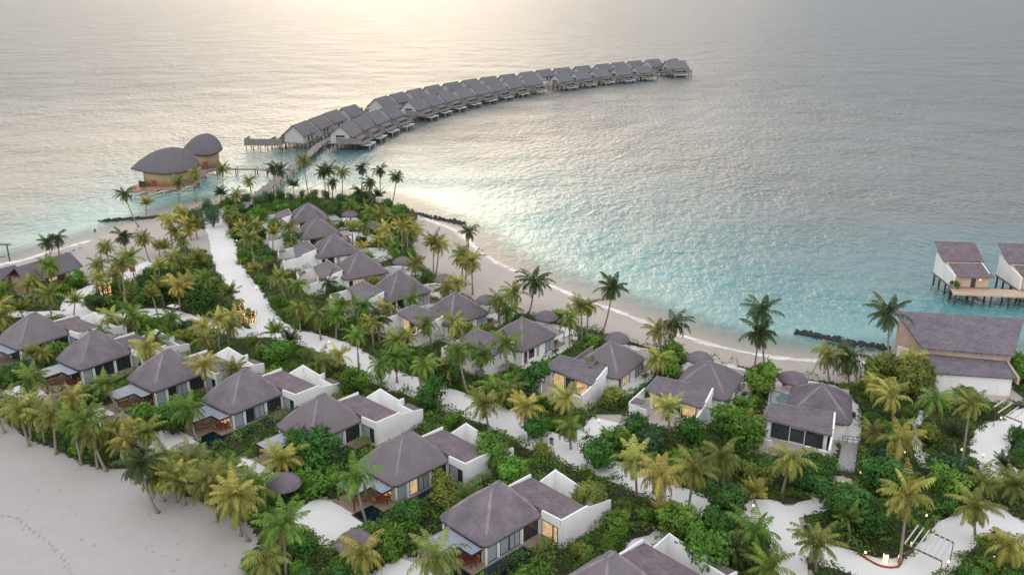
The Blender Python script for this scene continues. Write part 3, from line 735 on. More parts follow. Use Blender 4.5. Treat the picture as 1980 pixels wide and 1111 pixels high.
def make_chair(mat):
    t = thing('terrace_chair', (0, 0, 0), 0, 'x', 'chair', 'chairs on the villa terraces')
    b = MB(); b.box(-.3, .3, -.3, .3, .38, .5); b.build('seat', M[mat], t)
    b = MB(); b.prism([(-.3, .24), (.3, .24), (.3, .36), (-.3, .36)], .5, .98); b.build('backrest', M[mat], t)
    for x in (-.26, .26): b = MB(); b.box(x-.04, x+.04, -.3, .3, .5, .68); b.build('armrest', M['red'], t)
    for x in (-.26, .26):
        for y in (-.26, .28): b = MB(); b.bar((x, y, 0), (x, y, .38), .03, n=5); b.build('leg', M['dark'], t)
    return t
lg_d, lg_c, tb, ch = make_lounger('dark'), make_lounger('cushion'), make_table(), make_chair('cushion')
used = set()
def put(o, p, rz, label):
    if o.name in used: return dup(o, p, rz, label)
    used.add(o.name); o.location = p; o.rotation_euler = (0, 0, rz); o['label'] = label; return o
NA = ['first', 'second', 'third', 'fourth', 'fifth', 'sixth', 'seventh', 'last']
for i, (c, a) in enumerate(AV):
    if i in (0, 7): continue
    z = .21; rz = R_(a - 90)
    put(tb, loc(c, a, 2.7, -5.9, z), rz, 'red-brown dining table on the terrace of the %s front-row villa' % NA[i])
    put(ch, loc(c, a, 2.2, -6.45, z), rz + math.pi, 'terracotta chair at the pool side of the table, %s front-row villa' % NA[i])
    put(ch, loc(c, a, 2.9, -5.05, z), rz, 'terracotta chair at the house side of the table, %s front-row villa' % NA[i])
    put(lg_c, loc(c, a, -1.3, -7.6, z), rz + 2.9, 'terracotta sun lounger on the deck end of the %s front-row villa, farther from the pool' % NA[i])
    put(lg_c, loc(c, a, .2, -7.8, z), rz + 2.7, 'terracotta sun lounger on the deck end of the %s front-row villa, nearer the pool' % NA[i])
for i, (c, a) in enumerate(BV):
    nm = NA[i] if i < 7 else ['eighth', 'ninth', 'last'][i - 7]; rz = R_(a - 90)
    put(lg_d, loc(c, a, 2.9, 7.0, .2), rz + math.pi + .3, 'dark sun lounger under the flat canopy of the %s beach-row villa' % nm)
    if i in (6, 7, 8, 9): put(lg_d, loc(c, a, 5.2, 3.6, .12), rz + math.pi, 'dark sun lounger on the sand beside the %s beach-row villa' % nm)
for k, (px, py) in enumerate(((1516, 748), (1527, 741), (1543, 747))):
    put(ch, at(px, py, .1), k * 2.0, ('dark chair left of', 'dark chair behind', 'dark chair right of')[k] + ' the parasol pole at the last beach-row villa')
put(ch, at(1108, 664, .1), 1.2, 'lone chair on the sand between two palms behind the seventh beach-row villa')

# ------------------------------------------------------------------ overwater villas and jetties
def make_overwater():
    """local x: away from the jetty, toward the open water; y: along the row; z from the sea"""
    t = thing('overwater_villa', (0, 0, SEA), 0, 'x', 'overwater villa', 'grey gabled overwater villas along the curved jetty')
    F = 2.85
    b = MB()
    b.prism([(-4.2, -7), (4.2, -7), (4.2, 7), (-4.2, 7)], F, 6.4)
    for y0, y1 in ((-7, -6.8), (6.8, 7)):
        b.add([(-4.2, y0, 6.4), (4.2, y0, 6.4), (0, y0, 10.0), (-4.2, y1, 6.4), (4.2, y1, 6.4), (0, y1, 10.0)], [(0, 1, 2), (5, 4, 3), (0, 2, 5, 3), (1, 4, 5, 2), (0, 3, 4, 1)])
    b.build('wall', M['owwall'], t)
    b = MB()
    def slope(x0, z0, x1, z1, y0, y1, th=.28): b.add([(x0,y0,z0),(x1,y0,z1),(x1,y1,z1),(x0,y1,z0),(x0,y0,z0+th),(x1,y0,z1+th),(x1,y1,z1+th),(x0,y1,z0+th)], [(0,3,2,1),(4,5,6,7),(0,1,5,4),(1,2,6,5),(2,3,7,6),(3,0,4,7)])
    slope(-5.2, 5.5, 0, 10.0, -7.7, 7.9); slope(0, 10.0, 5.6, 5.15, -7.7, 7.9); b.build('roof', M['owroof'], t)
    b = MB(); b.prism([(4.22, -3.5), (7.4, -3.5), (7.4, 5.5), (4.22, 5.5)], F, [4.9, 4.1, 4.1, 4.9]); b.build('lean_to', M['owwarm'], t)
    b = MB(); slope(4.3, 5.0, 8.2, 4.0, -4.2, 6.2, .2); b.build('lean_to_roof', M['owroof'], t)
    b = MB(); b.box(-5.4, 10.4, -8, 8, F - .3, F); b.build('deck', M['greywood'], t)
    b = MB(); b.box(8.6, 12.6, -6.4, 3.2, 1.75, 2.1); b.build('sun_deck', M['slat'], t)
    b = MB(); b.box(10.45, 12.4, -6.0, 0, 2.1, 2.16); b.build('pool', M['owpool'], t)
    b = MB(); b.box(-1.5, 9.6, -8.1, -7.98, F, 5.0); b.build('screen', M['greywood'], t)
    b = MB(); b.box(9.5, 9.62, 3.4, 8, F, 4.8); b.build('side_screen', M['greywood'], t)
    window(t, -7, -2.0, 2.0, 5.05, 6.2, 'glass', 'y', -1, split=3, frame='owwall')
    window(t, 7.4, -2.8, 1.0, F + .1, 4.0, 'glass', 'x', 1, split=1, frame='owwarm')
    window(t, 7.4, 2.0, 4.4, F + .1, 4.0, 'glass', 'x', 1, frame='owwarm')
    window(t, -4.2, -3.4, -2.2, F, 5.2, 'glass', 'x', -1, name='door'); window(t, -4.2, .4, 1.8, F, 5.2, 'glass', 'x', -1)
    for x in (-4.8, -1.2, 2.4, 6.0, 9.8):
        for y in (-7.5, -2.5, 2.5, 7.5):
            b = MB(); b.bar((x, y, -2.5), (x, y, F - .3), .17, n=6); b.build('stilt', M['pole'], t)
    for y in (-6.0, 2.8): b = MB(); b.bar((12.3, y, -2.5), (12.3, y, 1.75), .14, n=6); b.build('stilt', M['slat'], t)
    return t
OWL = [(-91.5,379),(-88.5,398),(-85.5,417),(-80.5,437),(-70,475),(-64,494),(-56.5,514),(-48,534),(-38,553.5),(-27.5,572),(-16,590),(-3.5,607),(9.5,626),(22,645),(36,660),(52,677),(69,694),(83,712),(98,727)]
OWR = [(-71.8,378),(-69.5,397),(-66,415),(-61,434),(-51.5,465),(-45.5,483),(-38.5,501),(-30.5,519.5),(-21.5,537.5),(-11.8,555),(-1,573),(11,590),(33,612.5),(47,630),(62,648),(79,661.5),(96,677)]
ow = make_overwater(); owused = False
def tang(L, i):
    a, b = L[max(i-1, 0)], L[min(i+1, len(L)-1)]; return math.atan2(b[1]-a[1], b[0]-a[0])
for nm, L, rot in (('outer', OWL, math.pi/2), ('lagoon-side', OWR, -math.pi/2)):
    for i, (x, y) in enumerate(L):
        a = tang(L, i); rz = a + (rot if nm == 'outer' else -math.pi / 2)
        p = Vector((x, y, SEA)) + Vector((math.cos(a), math.sin(a), 0)) * 1.0
        lab = 'grey gabled overwater villa, %s from the island in the %s row' % (ORD[i], nm)
        if i == 0: lab = 'grey gabled overwater villa nearest the island in the %s row%s' % (nm, ', long screened deck' if nm == 'outer' else ', timber screen in front')
        if not owused: ow.location = p; ow.rotation_euler = (0, 0, rz); ow['label'] = lab; owused = True
        else: dup(ow, p, rz, lab)
for k, (x, y, rz, lab) in enumerate(((112, 722, R_(-40), 'left gabled roof of the pair on the far tip of the overwater jetty'), (127, 706, R_(-70), 'rightmost overwater villa, standing apart at the far tip of the jetty'), (129, 726, R_(-30), 'rear overwater villa behind the far tip of the jetty'))):
    dup(ow, (x, y, SEA), rz, lab, scale=1.15)
dk = thing('screened_deck', (-104, 372, SEA), 0, 'long grey screened sun deck reaching out left of the nearest outer overwater villa', 'deck')
q = MB(); q.box(-8.3, 7.5, -3, 5, 2.5, 2.85); q.build('deck', M['greywood'], dk)
q = MB(); q.box(-8.3, 7.5, -3.12, -3.0, 2.3, 5.1); q.box(-8.42, -8.3, -3.12, 5, 2.3, 5.1); q.build('screen', M['greywood'], dk)
for x in np.arange(-7.8, 7.6, 3.0):
    for y in (-2.6, 4.4): q = MB(); q.bar((x, y, -2.5), (x, y, 2.5), .17, n=6); q.build('stilt', M['pole'], dk)
hut = thing('flat_roofed_hut', (-74, 455, SEA), R_(75), 'low flat-roofed service hut in the gap of the outer overwater row', 'hut')
hut.location = (-81, 455, SEA)
q = MB(); q.box(-3.5, 3.5, -3, 3, 2.6, 5.2); q.build('wall', M['owwall'], hut)
q = MB(); q.prism([(-4.2, -3.6), (4.2, -3.6), (4.2, 3.6), (-4.2, 3.6)], 5.2, [5.5, 5.5, 5.9, 5.9]); q.build('roof', M['owroof'], hut)
for x in (-3, 3):
    for y in (-2.5, 2.5): q = MB(); q.bar((x, y, -2.5), (x, y, 2.6), .17, n=6); q.build('stilt', M['pole'], hut)

def jetty(name, pts, wdt, label, z=1.55, step=5.0, railmat='greywood', rails=True, bollards=False):
    ln = resample(pts, 3.0); t = thing(name, (ln[0].x, ln[0].y, SEA), 0, label, 'jetty')
    b = MB(); n = len(ln); V = []
    for i in range(n):
        tg = (ln[min(i+1, n-1)] - ln[max(i-1, 0)]).normalized(); nn = Vector((-tg.y, tg.x)) * wdt / 2
        a, c_ = ln[i] + nn, ln[i] - nn
        V += [(a.x, a.y, z), (c_.x, c_.y, z), (c_.x, c_.y, z + .25), (a.x, a.y, z + .25)]
    b.loft([V[4*i:4*i+4] for i in range(n)]); world_part(b, 'walkway', M['greywood'], t)
    acc = step; k = 0
    for i in range(1, n):
        acc += (ln[i] - ln[i-1]).length
        if acc >= step:
            acc = 0; tg = (ln[i] - ln[i-1]).normalized(); nn = Vector((-tg.y, tg.x)) * (wdt / 2 - .05)
            for s in (-1, 1):
                p = ln[i] + nn * s; k += 1
                if k <= 96:
                    b = MB(); b.bar((p.x, p.y, -3), (p.x, p.y, z + .24 + (.55 if rails else 0)), .16, n=6); world_part(b, 'pile', M['pole'], t)
    return t
JMAIN = [(-81.5,258),(-81,300),(-81,345),(-81.5,375),(-79,392),(-76,412),(-71,432),(-61,466),(-55,485),(-47,503),(-39,523),(-30,543),(-20,558),(-9,577),(4,595),(27,622),(41,638),(56,657),(74,675),(90,690),(104,703),(118,715)]
jetty('long_jetty', JMAIN, 3.6, 'long curved timber jetty from the island tip between two rows of overwater villas', 1.6, 7.0)
jetty('spa_jetty', [(-111,318.5),(-98,318.8),(-90,317.5),(-83.2,310)], 2.6, 'short timber jetty joining the shell-roofed pavilion to the long jetty', 1.6, 4.0)

# ------------------------------------------------------------------ shell-roofed pavilion over the water
def shell(root, c, ang, Lh, Wh, ze, zt, tipdrop=0, name='shell_roof'):
    """leaf-shaped thatched shell: pointed at -x, round at +x"""
    nu, nv = 26, 14; rings = []
    for i in range(nu + 1):
        u = -1 + 2 * i / nu
        wd = Wh * max(0.0, (1 - u * u)) ** (.85 if u < 0 else .55) * (1 + .22 * u)
        k_ = (u - .25) / (1.25 if u < .25 else .75)
        crest = ze + .35 + (zt - ze) * max(0, 1 - k_ * k_) ** (.95 if u < .25 else .62)
        eave = ze + .8 * max(0, -u) ** 2 + .7 * max(0, u) ** 2 - .6 * (1 - u * u)
        row = []
        for j in range(nv + 1):
            v = -1 + 2 * j / nv
            h = eave + (crest - eave) * (1 - abs(v) ** 1.6)
            row.append((u * Lh, v * wd, h))
        rings.append(row)
    b = MB(); n = nv + 1
    vs = [p for r_ in rings for p in r_]; vs2 = [(x, y, z - .45) for x, y, z in vs]; o = len(vs)
    fs = [(i*n+j, (i+1)*n+j, (i+1)*n+j+1, i*n+j+1) for i in range(nu) for j in range(nv)]
    fs += [tuple(a + o for a in reversed(f)) for f in list(fs)]
    for i in range(nu): fs += [(i*n, i*n+o, (i+1)*n+o, (i+1)*n), (i*n+nv, (i+1)*n+nv, (i+1)*n+nv+o, i*n+nv+o)]
    b.add(vs + vs2, fs)
    ob = b.build(name, M['domeroof'], root, True); ob.location = c; ob.rotation_euler = (0, 0, ang); return ob
sp = thing('shell_pavilion', (-117, 296, SEA), 0, 'overwater pavilion under two dark leaf-shaped shell roofs left of the jetty', 'pavilion')
shell(sp, (-.4, -.5, 0), R_(24), 11.0, 7.4, 7.3, 13.6)
shell(sp, (2.6, 28, 0), R_(24), 7.2, 5.8, 8.0, 13.9, name='shell_roof')
def oval_wall(c, ang, a, b_, z0, z1, mat, name):
    n = 28; m = MB(); m.loft([[(a*math.cos(2*math.pi*i/n), b_*math.sin(2*math.pi*i/n), z) for i in range(n)] for z in (z0, z1)])
    o = m.build(name, M[mat], sp, True); o.location = c; o.rotation_euler = (0, 0, ang); return o
oval_wall((.6, -.3, 0), R_(26), 8.4, 5.9, 1.9, 7.9, 'tanshell', 'wall')
oval_wall((2.8, 28, 0), R_(20), 5.4, 4.5, 1.9, 8.3, 'tanshell', 'wall')
q = MB(); q.prism([(-10.5, -9.5), (-6.5, -13.5), (1, -9.5), (7.5, -5), (9.5, 2), (8, 8), (-4, 7), (-9.4, 0)], 1.55, 1.95); q.build('deck', M['reddeck'], sp)
q = MB(); q.prism([(-.5, 20), (6, 18.5), (9, 23), (8.8, 30), (3, 34), (-3.5, 30)], 1.55, 1.95); q.prism([(4, 8), (8, 8), (7, 19), (2, 19)], 1.5, 1.9); q.build('deck', M['greywood'], sp)
for x0, y0, wd, hh, mt in ((-6.2, -7.6, 3.2, 2.2, 'glass'), (-2.6, -6.6, 1.8, 2.2, 'red')):
    q = MB(); q.box(-wd/2, wd/2, -.12, .12, 1.96, 1.96 + hh); o = q.build('opening', M[mt], sp); o.location = (x0, y0, 0); o.rotation_euler = (0, 0, R_(-8) if x0 > -5 else R_(-32))
for x0, y0, a in ((.2, 23.75, -18), (4.6, 23.65, 14)):
    q = MB(); q.box(-.8, .8, -.12, .12, 1.96, 4.6); o = q.build('opening', M['red'], sp); o.location = (x0, y0, 0); o.rotation_euler = (0, 0, R_(a))
for x, y in ((-9.5,-9),(-6.5,-13.5),(-2,-12.5),(2,-11),(6,-7.8),(9,-4),(10,2),(7,8),(-3,7),(-9,1),(0,21),(5.6,20),(8,25),(7.6,30),(0,31)):
    q = MB(); q.bar((x, y, -3), (x, y, 1.6), .2, n=6); q.build('stilt', M['owwall'], sp)
q = MB(); q.bar((4.5, 6, 10), (4.3, 6, 16.5), .08, n=5); q.build('antenna', M['greymetal'], sp)
for k, (x, y) in enumerate(((-7.6, -11.5), (-4.4, -11.2), (-8.4, -8.6))):
    put(tb, (sp.location.x + x, sp.location.y + y, SEA + 1.96), k, ('red-brown table at the front corner', 'red-brown table beside the doorway', 'red-brown table at the left edge')[k] + ' of the shell pavilion deck')

# ------------------------------------------------------------------ dark-roofed beach pavilion, left edge
pv = thing('beach_pavilion', (-103.5, 190, 0), R_(58), 'dark-roofed open beach pavilion at the left edge by the sand', 'pavilion')
def slopeq(b, p, th=.28): b.add([*p] + [(x, y, z + th) for x, y, z in p], [(0,3,2,1),(4,5,6,7),(0,1,5,4),(1,2,6,5),(2,3,7,6),(3,0,4,7)])
rA, rB, eB, eA = at(28, 519, 5.6), at(136, 489, 5.6), at(161, 516, 2.9), at(48, 549, 2.9)
def pvl(p, dz=0):
    d = Matrix.Rotation(-R_(58), 2) @ (p.xy - pv.location.xy); return (d.x, d.y, p.z + dz)
P1, P2, P3, P4 = pvl(rA), pvl(rB), pvl(eB), pvl(eA)
bk1, bk2 = (P2[0], P2[1] + abs(P2[1]-P3[1]), 2.9), (P1[0], P1[1] + abs(P1[1]-P4[1]), 2.9)
b = MB(); slopeq(b, [P4, P3, P2, P1]); slopeq(b, [P1, P2, bk1, bk2]); rf = b.build('roof', M['pavroof'], pv)
b = MB(); m0 = Vector(P4).lerp(Vector(P3), .28); m1 = Vector(P4).lerp(Vector(P3), .9)
b.add([m0 + Vector((0, -.7, .2)), m1 + Vector((0, -.7, .2)), m1.lerp(Vector(P2), .5) + Vector((0, 0, .75)), m0.lerp(Vector(P1), .45) + Vector((1.5, 0, .75)), m0 + Vector((0, -.7, -.1)), m1 + Vector((0, -.7, -.1))], [(0, 1, 2, 3), (4, 5, 1, 0), (4, 0, 3), (5, 2, 1)])
b.build('porch_roof', M['pavroof'], pv)
b = MB(); xs = sorted((P4[0], P3[0])); b.box(xs[0] + 1.5, xs[1] - 3.5, P3[1] + 1.8, bk1[1] - 1.2, 0, 2.9); b.build('wall', M['owwarm'], pv)
for i in range(6):
    x = xs[0] + .8 + i * (xs[1] - xs[0] - 1.6) / 5
    for y in (P3[1] + .5, bk1[1] - .5): q = MB(); q.bar((x, y, 0), (x, y, 2.95), .12, n=6); q.build('post', M['red'], pv)
q = MB(); q.box(xs[0], xs[1], P3[1] - .3, bk1[1] + 1, -.1, .12); q.build('floor', M['reddeck'], pv)
q = MB(); q.box(xs[1] - 4.6, xs[1] - 2.6, P3[1] + .9, P3[1] + 1.4, .12, 1.1); q.build('counter', M['red'], pv)
lampb = MB(); lampb.box(xs[1] - 7.5, xs[1] - 5.6, P3[1] + 1.70, P3[1] + 1.78, 1.2, 2.1); lampb.build('lit_window', M['lit'], pv)
VILLA_RECTS.append((pv.location.x, pv.location.y, 58 + 90, xs[0] - 1, xs[1] + 1, P3[1] - 1, bk1[1] + 1))
pv2 = thing('small_pavilion', at(2, 556, 0), R_(58), 'lower dark pavilion roof cut by the left edge, in front of the beach pavilion', 'pavilion')
b = MB(); slopeq(b, [(-8, -2.4, 2.4), (4.5, -2.4, 2.4), (4.5, 1, 3.9), (-8, 1, 3.9)], .22); slopeq(b, [(-8, 1, 3.9), (4.5, 1, 3.9), (4.5, 4.2, 2.4), (-8, 4.2, 2.4)], .22); b.build('roof', M['pavroof'], pv2)
q = MB(); q.box(-7.5, 3.6, -1.6, 3.4, 0, 2.5); q.build('wall', M['owwarm'], pv2)
for x in (-3, .5, 4.1): q = MB(); q.bar((x, -2.1, 0), (x, -2.1, 2.5), .1, n=6); q.build('post', M['red'], pv2)
sw = thing('water_swing', at(4, 503, SEA), 0, 'wooden swing frame standing in the shallow water at the left edge', 'swing')
for x in (-1.9, 1.9): q = MB(); q.bar((x, 0, -1), (x, 0, 4.0), .16, n=7); q.build('post', M['pole'], sw)
q = MB(); q.box(-2.4, 2.9, -.16, .16, 4.0, 4.25); q.build('beam', M['pole'], sw)
q = MB(); q.box(-.8, .8, -.2, .2, .9, .98); q.build('seat', M['pole'], sw)
for x in (-.7, .7): q = MB(); q.bar((x, 0, .98), (x, 0, 4.0), .03, n=4); q.build('rope', M['pole'], sw)

# ------------------------------------------------------------------ big hall and stilt villas, right edge
def quad_slab(name, pts, th, mat, root, mi=0):
    b = MB(); p = [Vector(x) for x in pts]
    b.add([tuple(x) for x in p] + [(x.x, x.y, x.z + th) for x in p], [(0,3,2,1),(4,5,6,7),(0,1,5,4),(1,2,6,5),(2,3,7,6),(3,0,4,7)])
    return world_part(b, name, M[mat], root)
hl = thing('large_hall', (76, 139, 0), 0, 'large hall with two broad grey lean-to roofs at the right edge above the lagoon', 'hall')
ua, ub = at(1730, 603, 9.2), at(1979, 619, 9.2)       # high edge
lb_, la = at(1961, 690, 5.7), at(1783, 675, 5.7)       # low edge
quad_slab('upper_roof', [la, lb_, ub, ua], .3, 'hallroof', hl)
d = (lb_ - la).normalized(); nb = Vector((-d.y, d.x, 0))
q = MB(); A, B = la + d * .6, lb_ - d * .6
A2, B2 = ua + d * .6 - nb * .9, ub - d * .6 - nb * .9
A, B = A + nb * .7, B + nb * .7
q.prism([A.xy[:], B.xy[:], B2.xy[:], A2.xy[:]], 0, [5.6, 5.6, 8.7, 8.7]); world_part(q, 'upper_wall', M['salmon'], hl)
q = MB(); wallbar(q, (A + d*-.06 + nb*1.0).xy, (A2 - d*.06 - nb*3).xy, .1, 0, 4.4, 4.4); world_part(q, 'wall_panel', M['white'], hl)
l1, l2 = at(1786, 685, 4.55), at(1942, 695, 4.55); l4, l3 = at(1822, 722, 3.3), at(1968, 734, 3.3)
l4 = l3 + (l1 - l2) ; l4.z = 3.3
quad_slab('lower_roof', [l4, l3, l2 + nb * .4, l1 + nb * .4], .26, 'hallroof', hl)
q = MB(); I = [l4 + d*.5 + nb*.5, l3 - d*.6 + nb*.5, l2 - d*.6 + nb*.6, l1 + d*.5 + nb*.6]
q.prism([p.xy[:] for p in I], 0, [3.25, 3.25, 4.5, 4.5]); world_part(q, 'lower_wall', M['white'], hl)
q = MB(); e0, e1 = l3 + d*.06 - nb*.2, l2 + d*.06
wallbar(q, e0.xy, e1.xy, .3, 2.6, 3.75, 5.0); world_part(q, 'parapet', M['tan'], hl)
VILLA_RECTS.append((76.5, 140, 90 - 8, -9.5, 9.0, -9.5, 9))
STG = 'stilt villas standing in the lagoon at the right edge'
def stilt_villa(dx, label):
    t = thing('stilt_villa', (100 + dx, 188 - dx * .12, SEA), R_(-4), label, 'stilt villa', STG)
    F = 2.9
    b = MB(); b.prism([(-3.2, -1.3), (4.2, -1.3), (4.2, 4.2), (-3.2, 4.2)], F, [6.85, 6.85, 9.2, 9.2]); b.build('wall', M['tan'], t)
    b = MB(); b.prism([(-3.45, -3.9), (-3.22, -3.9), (-3.22, 4.4), (-3.45, 4.4)], F - .4, [6.0, 6.0, 7.5, 7.5]); b.build('side_wall', M['white'], t)
    b = MB(); slopeq(b, [(-3.9, -1.1, 7.0), (4.9, -1.1, 7.0), (4.9, 5.2, 9.7), (-3.9, 5.2, 9.7)], .25); b.build('upper_roof', M['shingle'], t)
    b = MB(); b.prism([(-3.2, -6.2), (4.2, -6.2), (4.2, -1.32), (-3.2, -1.32)], F, [5.3, 5.3, 6.5, 6.5]); b.build('porch', M['tan'], t)
    b = MB(); slopeq(b, [(-2.6, -7.0, 5.25), (4.9, -7.0, 5.25), (4.9, -1.0, 6.72), (-2.6, -1.0, 6.72)], .2); b.build('porch_roof', M['shingle'], t)
    b = MB(); b.prism([(-3.45, -6.6), (-3.21, -6.6), (-3.21, -3.92), (-3.45, -3.92)], F - .4, [5.6, 5.6, 6.1, 6.1]); b.prism([(4.22, -5.5), (4.45, -5.5), (4.45, -1.2), (4.22, -1.2)], F, [5.9, 5.9, 7.1, 7.1]); b.build('parapet', M['white'], t)
    window(t, -6.2, .4, 1.4, F, 4.9, 'glass', 'y', -1, name='door', frame='red')
    b = MB(); b.bar((2.3, -6.3, 4.6), (2.3, -6.2, 4.6), .14, n=8); b.build('wall_lamp', M['lamp'], t)
    b = MB(); b.box(-3.6, 4.5, -6.6, 4.4, F - .42, F - .02); b.build('deck', M['greywood'], t)
    for x in (-3.2, .4, 4.0):
        for y in (-5.8, -2.4, 1, 4): b = MB(); b.bar((x, y, -3), (x, y, F - .4), .2, n=7); b.build('stilt', M['pole'], t)
    return t
stilt_villa(0, 'left stilt villa with white side wall and stepped shingle roofs over turquoise water')
stilt_villa(13.6, 'right stilt villa cut by the right edge, over turquoise water')
tubp = thing('tub_plant', (96.4, 181.6, 2.62 + SEA), 0, 'round green plant in a tub at the corner of the left stilt villa deck', 'tub plant')
q = MB(); n = 10; q.loft([[(r_*math.cos(2*math.pi*i/n), r_*math.sin(2*math.pi*i/n), z) for i in range(n)] for r_, z in ((.35, 0), (.45, .6))]); q.build('tub', M['stone'], tubp)
TUB = tubp
lw = thing('lagoon_walkway', (95, 180, SEA), 0, 'pale raised walkway on piles in front of the two stilt villas', 'walkway')
q = MB(); q.prism([(94.6, 178.2), (128, 173.6), (128.4, 177.6), (104, 181.6), (96, 182.2)], 2.3 + SEA, 2.62 + SEA)
world_part(q, 'walkway', M['tan'], lw)
for i in range(9):
    x = 95.4 + i * 3.6; y = 178.6 - (x - 95) * .138
    for dy in (0, 2.6): q = MB(); q.bar((x, y + dy, -3), (x, y + dy, 2.0), .2, n=7); world_part(q, 'pile', M['pole'], lw)

# ------------------------------------------------------------------ rock groynes
ICO = None
def rockline(name, pts, wd, n, label, seed):
    r = random.Random(seed); b = MB(); ln = [at(*p)[:2] for p in pts]; ln = resample(ln, 1.0)
    for i in range(n):
        p = ln[r.randrange(len(ln))]; s = r.uniform(.15, .42); x, y = p.x + r.gauss(0, wd), p.y + r.gauss(0, wd)
        k = 7; rr = [[(x + s*rad*math.cos(2*math.pi*j/k + i)*r.uniform(.75, 1.2), y + s*rad*math.sin(2*math.pi*j/k + i)*r.uniform(.75, 1.2), SEA - .15 + s*h*1.15) for j in range(k)] for rad, h in ((1, 0), (1.1, .7), (.75, 1.3), (.25, 1.55))]
        b.loft(rr)
    o = b.build(name, M['rock']); tag(o, label, 'rocks', kind='stuff'); return o
rockline('rock_groyne', [(1548,641),(1600,651),(1650,660),(1705,668)], .6, 260, 'dark rock groyne in the lagoon left of the large hall', 1)
rockline('rock_groyne', [(775,400),(800,410),(830,417),(870,425),(893,429)], .7, 280, 'dark rock groyne at the tip of the lagoon beach', 2)
rockline('rock_groyne', [(205,425),(250,421),(300,418),(330,417)], .7, 240, 'dark rock groyne in front of the shell-roofed pavilion', 3)

# ------------------------------------------------------------------ small garden things
def pergola(label, beams, posts, slats, z=2.6):
    o = at(*beams[0][0], z); t = thing('garden_pergola', (o.x, o.y, 0), 0, label, 'pergola', 'open timber pergolas over the garden paths')
    for a, b_ in beams:
        q = MB(); A, B = at(*a, z), at(*b_, z); wallbar(q, A.xy, B.xy, .12, z - .16, z, z); world_part(q, 'beam', M['bark'], t)
        for p in (A, B): q = MB(); q.bar((p.x, p.y, 0), (p.x, p.y, z - .16), .06, n=6); world_part(q, 'post', M['bark'], t)
    for a, b_ in slats:
        q = MB(); A, B = at(*a, z + .1), at(*b_, z + .1); wallbar(q, A.xy, B.xy, .14, z + .01, z + .15, z + .15); world_part(q, 'slat', M['slat'], t)
def between(A0, A1, B0, B1, n): return [((A0[0]+(A1[0]-A0[0])*(i+.5)/n, A0[1]+(A1[1]-A0[1])*(i+.5)/n), (B0[0]+(B1[0]-B0[0])*(i+.5)/n, B0[1]+(B1[1]-B0[1])*(i+.5)/n)) for i in range(n)]
pergola('open pergola of dark beams and pale slats over the lower right path', [((1744,1047),(1822,1083)), ((1770,1012),(1844,1047))], [], between((1744,1047),(1822,1083),(1770,1012),(1844,1047), 7))
pergola('open pergola of dark beams and pale slats over the curved path, right edge', [((1926,796),(1976,815)), ((1948,770),(1995,788))], [], [((1922,786),(1942,773)), ((1930,797),(1956,779)), ((1945,803),(1969,786)), ((1960,809),(1984,790))])
def lamp_post(px, py, label):
    t = thing('garden_light', at(px, py, 0), 0, label, 'garden light', 'low warm garden lights along the paths and beds')
    q = MB(); q.bar((0, 0, 0), (0, 0, .62), .05, n=6); q.build('post', M['dark'], t)
    q = MB(); q.bar((0, 0, .62), (0, 0, .86), .11, n=8); q.build('lamp', M['lamp'], t)
LAMPS = [(496,562,'at the corner where the side path leaves the main path'),(545,610,'at the bend of the main path below the lit tree'),(637,667,'beside the main path in front of the fifth beach-row villa'),(458,470,'on the right side of the plaza, farthest up the main path'),(467,512,'on the right side of the main path below the plaza'),
 (1158,820,'where the inland path turns toward the eighth beach-row villa'),(1035,829,'on the inland path behind the sixth front-row villa'),(1663,922,'at the foot of the grey entrance ramp'),(1748,882,'under the small yellow palm right of the ramp'),(1821,825,'left of the tall slim palm in the right-hand garden'),(1861,829,'right of the tall slim palm, under the large hall'),(1858,877,'at the foot of the tall slim palm in the right-hand garden'),(1900,887,'at the left bend of the curved white path'),(1934,815,'under the right-edge pergola'),(1967,850,'at the post of the right-edge pergola'),
 (1888,958,'in the fan palm at the lower right'),(1790,1005,'behind the lower right pergola slats'),(1672,1077,'at the left end of the curved planter edge'),(1737,1085,'at the right end of the curved planter edge'),(1761,1060,'at the front beam of the lower right pergola'),(1832,1095,'in the grass-leaved bed right of the lower pergola'),(1920,1087,'beside the yellow palm in the bottom right corner'),(1548,1036,'at the round shrub on the lower path'),(1456,986,'behind the fan palm left of the lower path'),(421,955,'on the grey beach edge at the palm trunks')]
for x, y, s_ in LAMPS: lamp_post(x, y, 'small warm garden light ' + s_)
ln = thing('lantern', at(1711, 1088, 0), 0, 'tall glowing box lantern in the planted bed at the lower right', 'lantern')
q = MB(); q.box(-.22, .22, -.22, .22, .1, 1.3); q.build('glass', M['lamp'], ln)
q = MB()
for x in (-.24, .24):
    for y in (-.24, .24): q.box(x-.03, x+.03, y-.03, y+.03, 0, 1.36)
q.box(-.28, .28, -.28, .28, 1.36, 1.44); q.build('frame', M['dark'], ln)
ke = MB(); kp = resample([at(*p)[:2] for p in [(1658,1070),(1680,1084),(1705,1096),(1736,1097),(1745,1080),(1765,1064)]], .8)
ke.tube([(p.x, p.y, .12) for p in kp], [.16] * len(kp), 6); ko = ke.build('planter_edge', M['red']); tag(ko, 'dark curved timber edge of the planted bed at the lower right', 'planter edge')
bg = thing('golf_buggy', at(338, 608, .1), R_(-25), 'white-roofed golf buggy parked by the path under two yellow palms', 'buggy')
q = MB(); q.prism([(-1.3, -.6), (1.3, -.6), (1.3, .6), (-1.3, .6)], .3, [.75, .6, .6, .75]); q.build('body', M['buggy'], bg)
q = MB(); q.loft([rrect(0, 0, 1.25, .66, .25, 1.85), rrect(0, 0, 1.3, .7, .25, 1.92), rrect(0, 0, 1.1, .55, .25, 1.98)]); q.build('roof', M['buggy'], bg)
